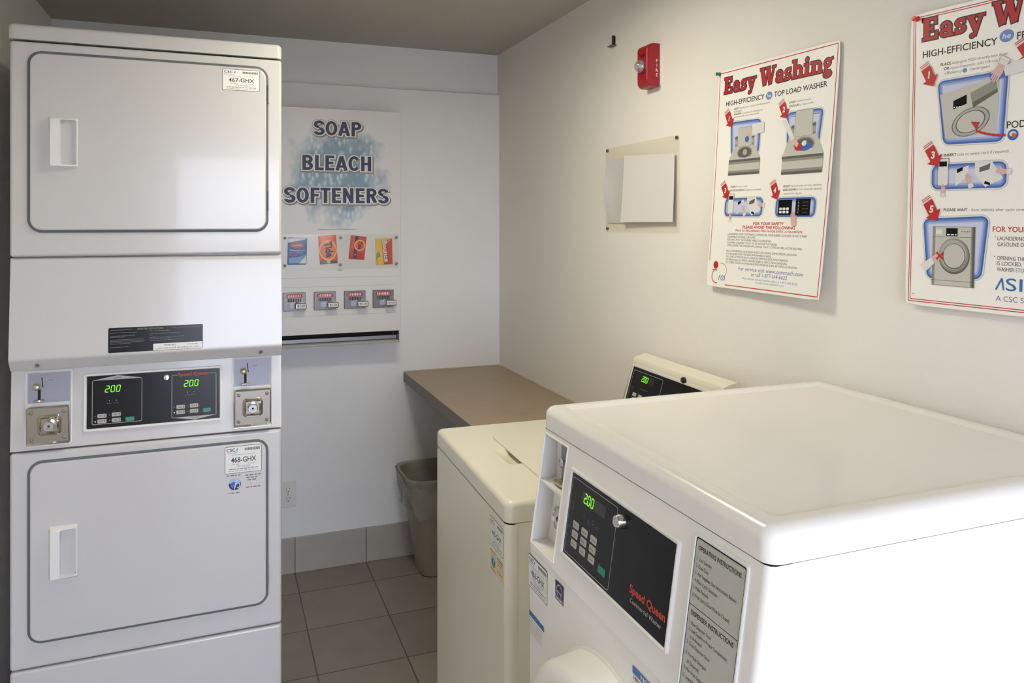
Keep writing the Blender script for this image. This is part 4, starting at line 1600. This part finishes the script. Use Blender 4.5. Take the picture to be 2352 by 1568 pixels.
def blue_box(b, M, P, lay):
    b.poly(M, inset(P, -.0032), LTGREY, lay)
    b.poly(M, inset(P, -.0026), PWHITE, lay + .5)
    for k, m in enumerate((BLUE, BLUE2, BLUE3, BLUE4)):
        b.poly(M, inset(P, .0035 * k), m, lay + 1 + .5 * k)


def bquad(TL, TR, BR, BL, r):
    """rounded quad in poster units, anticlockwise"""
    P = []
    n = 4
    for u, v in rr(0, 1, 0, 1, r, n):
        a = Vector(BL).lerp(Vector(BR), u)
        c = Vector(TL).lerp(Vector(TR), u)
        P.append(tuple(a.lerp(c, v)))
    return P


def hand(b, M, x, y, s, rot, lay, cuff=True):
    c, sn = math.cos(rot), math.sin(rot)
    f = lambda P: [(x + (p[0] * c - p[1] * sn) * s, y + (p[0] * sn + p[1] * c) * s) for p in P]
    if cuff:
        b.poly(M, f([(-.5, -1.5), (.5, -1.5), (.42, -.7), (-.42, -.7)]), PWHITE, lay)
        b.frame_line(M, f([(-.5, -1.5), (.5, -1.5), (.42, -.7), (-.42, -.7)]), .04 * s, LTGREY, lay + .3)
    b.poly(M, f([(-.32, -.8), (.32, -.8), (.42, -.1), (.36, .25), (-.38, .25), (-.42, -.2)]), SKIN, lay + .6)
    for i in range(4):
        u = -.36 + .2 * i
        l = (.55, .72, .68, .5)[i]
        b.poly(M, f(rr(u, u + .16, .1, .2 + l, .07, 3)), SKIN, lay + .8)
    b.poly(M, f([(.34, -.2), (.62, .2), (.56, .36), (.36, .12)]), SKIN, lay + .7)


def coin_strip(b, M, x0, x1, y0, y1, lay):
    """picture 3: card reader, coin box and card slot with hands"""
    blue_box(b, M, rr(x0, x1, y0, y1, .014), lay)
    w, h = x1 - x0, y1 - y0
    b.poly(M, [(x0 + w * .1, y0 + h * .14), (x0 + w * .22, y0 + h * .14), (x0 + w * .24, y1 + h * .22), (x0 + w * .10, y1 + h * .20)], PWHITE, lay + 3.2)
    b.frame_line(M, rect(x0 + w * .08, x0 + w * .25, y0 + h * .14, y1 + h * .25), .0008, STONE3, lay + 3.4)
    b.poly(M, rect(x0 + w * .11, x0 + w * .22, y1 - h * .08, y1 + h * .12), BLACK, lay + 3.6)
    b.poly(M, [(x0 + w * .34, y0 + h * .10), (x0 + w * .50, y0 + h * .45), (x0 + w * .52, y0 + h * .92), (x0 + w * .34, y0 + h * .70)], PWHITE, lay + 3.2)
    b.poly(M, [(x0 + w * .36, y0 + h * .62), (x0 + w * .44, y0 + h * .72), (x0 + w * .44, y0 + h * .86), (x0 + w * .36, y0 + h * .78)], BLACK, lay + 3.6)
    b.poly(M, [(x0 + w * .60, y0 + h * .55), (x0 + w * .74, y0 + h * .04), (x0 + w * .96, y0 + h * .35), (x0 + w * .82, y1 + h * .02), (x0 + w * .60, y1 + h * .02)], PWHITE, lay + 3.2)
    b.poly(M, [(x0 + w * .66, y0 + h * .62), (x0 + w * .79, y0 + h * .72), (x0 + w * .80, y0 + h * .95), (x0 + w * .66, y0 + h * .80)], STONE3, lay + 3.6)
    b.poly(M, [(x0 + w * .72, y0 + h * .18), (x0 + w * .80, y0 + h * .10), (x0 + w * .80, y0 + h * .20), (x0 + w * .74, y0 + h * .28)], BLACK, lay + 3.6)
    hand(b, M, x0 + w * .17, y0 + h * .02, .010, 0, lay + 4)
    hand(b, M, x0 + w * .52, y0 + h * .38, .012, .35, lay + 4)
    hand(b, M, x0 + w * .94, y0 + h * .62, .012, 1.5, lay + 4)


def topload_pic(b, M, P, lx0, lx1, ly0, ly1, dx0, dx1, dy, fx0, fx1, fy, tcx, tcy, tr, lay):
    blue_box(b, M, P, lay)
    l = lay + 3.2
    mid = (lx0 + lx1) / 2
    b.poly(M, [(dx0, dy), (dx1, dy), (lx1 + (lx1 - mid) * .55, ly0 + .002), (lx0 - (mid - lx0) * .55, ly0 + .002)], STONE, l)
    for sx in (lx0 - .012, lx1 + .002):
        b.poly(M, rect(sx, sx + .010, ly0 + .002, ly0 + .030), STONE2, l)
        b.poly(M, rect(sx - .002, sx + .010, ly0 + .022, ly0 + .027), STONE3, l + .4)
        b.poly(M, rect(sx + .002, sx + .008, ly0 + .008, ly0 + .018), LTGREY, l + .4)
    b.poly(M, rr(lx0, lx1, ly0, ly1, .004), STONE2, l + .6)
    b.poly(M, rr(lx0 + .001, lx1 - .001, ly0 + .001, ly1 - .001, .004), STONE, l + .9)
    b.poly(M, ell(tcx, tcy, tr * 1.2, tr * .62), STONE2, l + .6)
    b.poly(M, ell(tcx, tcy, tr, tr * .5), STONE3, l + .9)
    b.poly(M, ell(tcx + .002, tcy + .001, tr * .35, tr * .3), LTGREY, l + 1.2)
    b.poly(M, rect(dx0, dx1, dy - .006, dy), STONE3, l + .3)
    n = 6
    ms = (STONE2, STONE, STONE, STONE, STONE2, STONE3)
    for k in range(n):
        y1 = dy - .006 + (fy - dy + .006) * k / n
        y0 = dy - .006 + (fy - dy + .006) * (k + 1) / n
        b.poly(M, rect(fx0, fx1, y0, y1), ms[k], l + .3)


def frontload_pic(b, M, x0, x1, y0, y1, lay):
    b.poly(M, rect(x0, x1, y0, y1), STONE2, lay)
    b.poly(M, rect(x0 + .006, x1 - .008, y0 + .001, y1 - .001), STONE, lay + .4)
    b.poly(M, rect(x1 - .005, x1, y0, y1), STONE3, lay + .5)
    b.line(M, (x0, y1 - .020), (x1, y1 - .020), .0008, STONE3, lay + .8)
    b.line(M, (x0, y0 + .010), (x1, y0 + .010), .0008, STONE3, lay + .8)
    b.poly(M, rect(x0 + .029, x0 + .053, y1 - .018, y1 - .003), BLACK, lay + .8)
    b.bars(M, x0 + .031, y1 - .0165, .020, .0025, PWHITE, lay + 1.2, .005)
    b.poly(M, rect(x0 + .007, x0 + .020, y1 - .015, y1 - .006), PWHITE, lay + .8)
    b.bars(M, x0 + .060, y1 - .010, .020, .0015, GREYINK, lay + .8, .004)
    cx, cy = x0 + .0465, y0 + .0565
    b.poly(M, ell(cx, cy, .0325, .0335, 32), STONE3, lay + .8)
    b.poly(M, ell(cx - .001, cy + .002, .0310, .0315, 32), STONE2, lay + 1.1)
    b.poly(M, ell(cx - .002, cy + .003, .0275, .028, 32), LTGREY, lay + 1.4)
    b.poly(M, ell(cx, cy, .0235, .024, 32), STONE3, lay + 1.7)
    b.poly(M, ell(cx, cy + .0005, .0220, .0225, 32), STONE, lay + 2)


def poster(label, corners, W, H, pins, draw, curl):
    TL, TR, BR, BL = (Vector(c) for c in corners)

    def warp(co):
        a, c = co.x / W, co.y / H
        p = BL.lerp(BR, a).lerp(TL.lerp(TR, a), c)
        return Vector((p.x, -(.0015 + curl(a, c)) - co.z, p.y))
    b0 = (BL + BR) / 2
    base = (b0.x, 0, b0.y)
    t = Thing('poster', label, 'poster', RIGHT, base)
    I = Matrix.Identity(4)
    b = MB()
    nx, ny = 12, 16
    P = rr(0, W, 0, H, .010, 3)
    G = [[b.bm.verts.new((W * i / nx, H * j / ny, .0004)) for i in range(nx + 1)] for j in range(ny + 1)]
    r = .009
    for (j, i, dx, dy) in ((0, 0, 1, 1), (0, nx, -1, 1), (ny, 0, 1, -1), (ny, nx, -1, -1)):
        G[j][i].co.x += dx * r * .3
        G[j][i].co.y += dy * r * .3
    for j in range(ny):
        for i in range(nx):
            b.face((G[j][i], G[j][i + 1], G[j + 1][i + 1], G[j + 1][i]), PAPER)
    bk = [[b.bm.verts.new((v.co.x, v.co.y, -.0004)) for v in row] for row in G]
    for j in range(ny):
        for i in range(nx):
            b.face((bk[j + 1][i], bk[j + 1][i + 1], bk[j][i + 1], bk[j][i]), PAPER)
    ring = [(0, i) for i in range(nx)] + [(j, nx) for j in range(ny)] + [(ny, i) for i in range(nx, 0, -1)] + [(j, 0) for j in range(ny, 0, -1)]
    for k in range(len(ring)):
        (j0, i0), (j1, i1) = ring[k], ring[(k + 1) % len(ring)]
        b.face((bk[j0][i0], bk[j1][i1], G[j1][i1], G[j0][i0]), PAPER)
    t.part('sheet', b, warp=warp)
    draw(t, warp)
    for name, m, x, y, lab in pins:
        p = warp(Vector((x, y, .0006)))
        b = MB()
        M = FRONT(p.y) @ Matrix.Translation((p.x, p.z, 0))
        b.lathe(M, [(.0055, 0), (.0055, .001), (.0035, .003), (.0032, .007), (.005, .009), (.0048, .0105), (.001, .011)], m, 16)
        single('push_pin', lab, 'push pin', RIGHT, tuple(p), b, wn=False)


def draw_a(t, warp):
    M = Matrix.Translation((0, 0, .0003))
    P = lambda n, b, l=None: t.part(n, b, warp=warp, wn=False, recalc=False, label=l)
    b = MB()
    for p, q in (((.008, .578), (.443, .578)), ((.443, .578), (.443, .008)), ((.085, .008), (.443, .008)), ((.008, .578), (.008, .070))):
        b.line(M, p, q, .0022, RED, 1, 14)
    P('border', b, 'thin red border line')
    b = MB()
    title(b, M, 'Easy', .0285, .1620, .5200, .0440, 1)
    title(b, M, 'Washing', .1770, .4330, .5200, .0450, 1)
    P('title', b, 'red title reading Easy Washing')
    b = MB()
    b.text(M, 'HIGH-EFFICIENCY', .0400, .4868, .0122, INK, w=.158, bold=.014)
    b.text(M, 'TOP LOAD WASHER', .2350, .4868, .0122, INK, w=.182, bold=.014)
    b.poly(M, ell(.2160, .4925, .0125, .0100), BLUE2, 1)
    b.text(M, 'he', .2075, .4885, .009, PWHITE, w=.016, bold=.02, shear=.2, lay=2)
    P('subtitle', b)
    b = MB()
    rows = (('ADD manufacturer recommended amount', .0755, .4735, .145), ('of detergent', .0755, .4662, .034), ('AÑADIR la cantidad de detergente', .0755, .4588, .118), ('recomendada por el fabricante', .0755, .4515, .104),
            ('LOAD clothes loosely', .2922, .4632, .074), ('CARGUE la ropa suelta', .2922, .4540, .084), ('INSERT card or coin', .0800, .2672, .070), ('INTRODUZCA la tarjeta o moneda', .0800, .2575, .128),
            ('SELECT desired cycle and start machine', .2905, .2618, .132), ('SELECCIONE el ciclo de lavado deseado', .2905, .2530, .134), ('y encienda la máquina', .2905, .2440, .068))
    for rows_ in (rows[:4], rows[4:6], rows[6:8], rows[8:]):
        b = MB()
        for s_, x, y, w in rows_:
            b.run(M, s_, x, y, .0046, w, INK, GREYINK)
        P('caption', b)
    b = MB()
    topload_pic(b, M, bquad((.0655, .4415), (.1915, .4390), (.1885, .352), (.0735, .352), .13), .1020, .1565, .3722, .4235, .0665, .1955, .3405, .0660, .1955, .2998, .1315, .3570, .0265, 2)
    hand(b, M, .152, .402, .018, 1.75, 7)
    b.poly(M, [(.158, .428), (.205, .430), (.205, .403), (.158, .400)], PWHITE, 8)
    b.poly(M, ell(.139, .391, .008), BLUE, 8)
    num_arrow(b, M, .0470, .4730, .0702, .4290, '1', 9)
    P('picture', b, 'picture of a hand at an open top loader')
    b = MB()
    topload_pic(b, M, bquad((.2874, .4415), (.4113, .4395), (.4045, .362), (.2935, .362), .13), .3195, .3793, .3800, .4425, .2790, .4212, .3358, .2806, .4208, .2922, .3550, .3600, .0300, 2)
    b.poly(M, ell(.362, .356, .018, .010), BLUE, 7)
    b.poly(M, ell(.355, .363, .008, .006), PWHITE, 7.5)
    b.poly(M, ell(.336, .356, .012, .0095), RED, 8)
    b.poly(M, [(.270, .425), (.290, .425), (.322, .378), (.310, .372)], PWHITE, 8)
    b.poly(M, [(.311, .373), (.322, .379), (.338, .363), (.330, .355)], SKIN, 9)
    num_arrow(b, M, .2655, .4700, .2870, .4285, '2', 9)
    P('picture', b, 'picture of washing put into an open top loader')
    b = MB()
    coin_strip(b, M, .0600, .2185, .1910, .2390, 2)
    num_arrow(b, M, .0470, .2800, .0715, .2380, '3', 9)
    P('picture', b, 'picture of card and coin slots with hands')
    b = MB()
    blue_box(b, M, rr(.2685, .4100, .1900, .2360, .014), 2)
    b.poly(M, rect(.2790, .3290, .1945, .2310), BLACK, 6)
    b.poly(M, rect(.3420, .3925, .1935, .2325), BLACK, 6)
    for c in range(3):
        for r_ in range(2):
            b.poly(M, rr(.284 + .0125 * c, .294 + .0125 * c, .1985 + .008 * r_, .2045 + .008 * r_, .002, 3), PWHITE, 7)
    for k in range(4):
        b.bars(M, .366, .200 + .008 * k, .02, .0014, STONE3, 7, .004)
        b.poly(M, ell(.352, .200 + .008 * k, .0012, n=8), PWHITE, 7)
    b.line(M, (.352, .198), (.352, .230), .0007, LTGREY, 6.5)
    hand(b, M, .338, .184, .021, .25, 7.5, cuff=False)
    num_arrow(b, M, .2525, .2755, .2735, .2325, '4', 9)
    P('picture', b, 'picture of a hand on a control panel')
    b = MB()
    b.text(M, 'FOR YOUR SAFETY', .1855, .1695, .0066, RED, w=.118, bold=.03)
    b.text(M, 'PLEASE AVOID THE FOLLOWING', .1430, .1600, .0066, RED, w=.202, bold=.03)
    b.text(M, 'PARA SU SEGURIDAD, POR FAVOR EVITE LO SIGUIENTE', .1140, .1515, .0050, RED, w=.258, bold=.02)
    P('safety_heading', b, 'red safety heading')
    b = MB()
    A = (('LAUNDERING ITEMS CONTAINING COOKING OIL, FOAM RUBBER, GASOLINE OR ANY OTHER', .1418, .307), ('FLAMMABLE MATERIALS OR FUMES', .1343, .117), ('REACHING INTO THE WASHER WHILE IT IS OPERATING', .1268, .180), ('ALLOWING CHILDREN TO PLAY ON OR AROUND THE WASHER', .1193, .203), ('OVERLOADING THE WASHER MAY DAMAGE YOUR CLOTHES AS WELL AS THE MACHINE', .1118, .294),
         ('NO LAVAR PRENDAS QUE TENGA ACEITE DE COCINA, GOMA ESPUMA, GASOLINA', .0970, .278), ('O CUALQUIER OTRO MATERIAL INFLAMABLE O GASES', .0895, .184), ('NO USAR LAS MANOS EN LA LAVADORA MIENTRAS ESTA FUNCIONANDO', .0820, .248), ('NO DEJAR QUE LOS NIÑOS JUEGUEN SOBRE O CERCA DE LA LAVADORA', .0743, .246), ('NO SOBRECARGAR LA LAVADORA PUEDE DAÑAR LA ROPA, ASI COMO LA MAQUINA', .0668, .284))
    for s_, y, w in A:
        b.text(M, s_, .0815, y, .0050, INK, w=w)
    P('body_text', b)
    b = MB()
    b.text(M, 'For service visit www.coinmach.com', .1395, .0505, .0096, BLUE, w=.249)
    b.text(M, 'or call 1-877-264-6622', .1935, .0385, .0096, BLUE, w=.139)
    b.text(M, 'Para solicitar servicio técnico, llame al 1-877-264-6622', .1585, .0288, .0050, BLUE2, w=.212)
    b.text(M, 'o visite www.coinmach.com', .2127, .0213, .0050, BLUE2, w=.111)
    P('service_text', b, 'blue service lines')
    b = MB()
    b.poly(M, ell(.0385, .0590, .0110, .0105), RED, 1)
    b.line(M, (.024, .0455), (.046, .0455), .0028, mat('print_rust', (170, 96, 80)), 1)
    b.arc(M, .0440, .0285, .0200, .0180, 120, 285, .0034, mat('print_salmon', (214, 110, 92)), 1, 20)
    b.arc(M, .0640, .0450, .0240, .0200, -60, 110, .0022, LTGREY, 1, 18)
    b.line(M, (.0545, .0190), (.0600, .0335), .0022, STICKBLUE, 1)
    b.line(M, (.0600, .0335), (.0640, .0190), .0022, STICKBLUE, 1)
    b.text(M, 'SI', .0660, .0190, .0135, STICKBLUE, w=.017)
    P('logo', b, 'red dot logo with blue letters ASI')


def draw_b(t, warp):
    M = Matrix.Translation((0, 0, .0003))
    P = lambda n, b, l=None: t.part(n, b, warp=warp, wn=False, recalc=False, label=l)
    b = MB()
    W, H = .45, .57
    for e in (.0075, .0115):
        for p, q in (((e, H - e), (W - e, H - e)), ((W - e, H - e), (W - e, e)), ((e, e), (W - e, e)), ((e, H - e), (e, e))):
            b.line(M, p, q, .0016, RED, 1, 14)
    P('border', b, 'double red border line')
    b = MB()
    title(b, M, 'Easy', .0275, .1580, .5140, .0430, 1)
    title(b, M, 'Washing', .1730, .4270, .5140, .0440, 1)
    P('title', b, 'red title reading Easy Washing')
    b = MB()
    b.text(M, 'HIGH-EFFICIENCY', .0290, .4815, .0124, INK, w=.154, bold=.014)
    b.text(M, 'FRONT LOAD WASHER', .2185, .4835, .0124, INK, w=.190, bold=.014)
    b.poly(M, ell(.2000, .4935, .0135, .0110), BLUE2, 1)
    b.text(M, 'he', .1915, .4890, .009, PWHITE, w=.016, bold=.02, shear=.2, lay=2)
    P('subtitle', b)
    b = MB()
    cap = (('PLACE detergent POD directly into drum', .0690, .4600, .134), ('OR open dispenser, add 1/8 cup high', .0760, .4510, .124), ('efficiency      detergent', .0780, .4425, .092), ('INSERT coin or swipe card if required', .0800, .2870, .127), ('PLEASE WAIT - door unlocks after cycle completes', .0815, .1835, .176))
    for rows_ in (cap[3:4], cap[4:], cap[:3]):
        b = MB()
        for s_, x, y, w in rows_:
            b.run(M, s_, x, y, .0050, w, INK, GREYINK)
        if len(rows_) == 1:
            P('caption', b)
    b.poly(M, ell(.1200, .4445, .0048, .0042), BLUE2, 1)
    P('caption', b)
    b = MB()
    blue_box(b, M, bquad((.0630, .4310), (.2050, .4330), (.1975, .3070), (.0780, .3095), .10), 2)
    b.poly(M, [(.0700, .405), (.1900, .424), (.1840, .325), (.0830, .320)], STONE, 6)
    b.poly(M, [(.0985, .3900), (.1260, .3990), (.1260, .3820), (.0985, .3740)], BLACK, 7)
    b.bars(M, .1000, .3765, .022, .0025, PWHITE, 7.5, .005)
    b.poly(M, [(.1330, .4010), (.1830, .4190), (.1860, .3960), (.1390, .3730)], STONE2, 7)
    b.poly(M, [(.1380, .3830), (.1860, .4030), (.1860, .3960), (.1390, .3730)], STONE3, 7.5)
    f = lambda k: [(.1340 + p[0] * .95, .3480 + p[1] + p[0] * .18) for p in ell(0, 0, .0400 * k, .0255 * k, 32)]
    for k, m in ((1.0, STONE3), (.95, LTGREY), (.78, STONE3), (.72, STONE)):
        b.poly(M, f(k), m, 7 + 4 * (1 - k))
    for i in range(7):
        x0, x1 = .2020 - .008 * i, .2020 - .008 * (i + 1)
        g = lambda x: .3180 + .0000 * x + 4.0 * (.2020 - x) ** 2
        b.poly(M, [(x0, g(x0) - .0018), (x0, g(x0) + .0018), (x1, g(x1) + .0024), (x1, g(x1) - .0024)], RED, 10)
    b.poly(M, [(.1350, .3480), (.1540, .3455), (.1470, .3320)], RED, 10)
    b.poly(M, [(.168, .433), (.198, .433), (.198, .421), (.174, .415)], BLUE, 9)
    hand(b, M, .186, .430, .020, 2.6, 9.5)
    b.poly(M, [(.196, .440), (.245, .452), (.245, .428), (.200, .422)], PWHITE, 10)
    num_arrow(b, M, .0350, .4660, .0556, .4235, '1', 11)
    P('picture', b, 'picture of a front loader with a red arrow')
    b = MB()
    num_arrow(b, M, .2255, .4800, .2475, .4420, '2', 5)
    P('step_arrow', b, 'red arrow numbered 2')
    b = MB()
    b.text(M, 'POD', .2030, .3295, .0120, INK, w=.034, bold=.01)
    b.poly(M, ell(.2145, .3175, .0100), BLUE, 1)
    b.poly(M, ell(.2145, .3190, .0065, .0045), PWHITE, 2)
    b.poly(M, ell(.2165, .3165, .0040), ORANGE, 3)
    P('pod', b)
    b = MB()
    coin_strip(b, M, .0545, .2050, .2250, .2720, 2)
    num_arrow(b, M, .0455, .3110, .0693, .2690, '3', 9)
    P('picture', b, 'picture of card and coin slots with hands')
    b = MB()
    blue_box(b, M, bquad((.0375, .1690), (.1745, .1745), (.1625, .0595), (.0490, .0540), .11), 2)
    frontload_pic(b, M, .0605, .1490, .0425, .1545, 6)
    b.poly(M, [(.036, .080), (.046, .066), (.066, .084), (.060, .096)], PWHITE, 9)
    b.poly(M, [(.058, .095), (.066, .084), (.084, .097), (.076, .106)], SKIN, 9.5)
    b.line(M, (.0705, .0920), (.0855, .1050), .0038, RED, 11)
    b.line(M, (.0705, .1050), (.0855, .0920), .0038, RED, 11)
    num_arrow(b, M, .0445, .2070, .0687, .1650, '5', 9)
    P('picture', b, 'picture of a front loader with a red cross')
    b = MB()
    b.text(M, 'FOR YOUR SAFETY', .1815, .1465, .0092, RED, w=.11, bold=.015)
    P('safety_heading', b, 'red safety heading')
    b = MB()
    for s_, y in (("LAUNDERING ITEMS CONTAINING", .1315), ('GASOLINE OR FLAMMABLE FUMES', .1210), ('OPENING THE DOOR WHILE WASHER', .0965), ('IS LOCKED. WAIT UNTIL THE', .0870), ('WASHER STOPS TURNING', .0765)):
        b.text(M, s_, .1910, y, .0068, INK, w=.0047 * len(s_))
    for y in (.1345, .0995):
        b.poly(M, ell(.1865, y + .003, .001, n=8), INK, 1)
    P('body_text', b)
    b = MB()
    b.line(M, (.1900, .0430), (.2010, .0640), .0034, STICKBLUE, 1)
    b.line(M, (.2010, .0640), (.2045, .0430), .0034, STICKBLUE, 1)
    b.text(M, 'SI', .2080, .0430, .0215, STICKBLUE, w=.030, bold=.005)
    b.text(M, 'A CSC SERVICE COMPANY', .1905, .0235, .0092, GREYINK, w=.17)
    P('logo', b, 'blue letters ASI')
    b = MB()
    b.bars(M, .0160, .0215, .006, .0012, GREYINK, 1, .006)
    P('print_mark', b)


poster('red and white laundry poster with a green pin, beside the fire alarm', ((-1.782, 1.972), (-1.3305, 1.961), (-1.372, 1.381), (-1.818, 1.382)), .45, .585,
       [('push_pin', PINGREEN, .006, .578, 'green push pin at the top left corner of the poster beside the alarm')], draw_a,
       lambda a, c: .016 * (1 - c) ** 2 + .012 * a * a * (1 - c * .6))
poster('red and white laundry poster cut off by the right edge of the view', ((-1.147, 1.967), (-.697, 1.945), (-.705, 1.397), (-1.156, 1.395)), .45, .57,
       [('push_pin', PINRED, .016, .560, 'red push pin at the top left corner of the poster at the right edge')], draw_b,
       lambda a, c: .004 + .006 * (1 - c) ** 2)
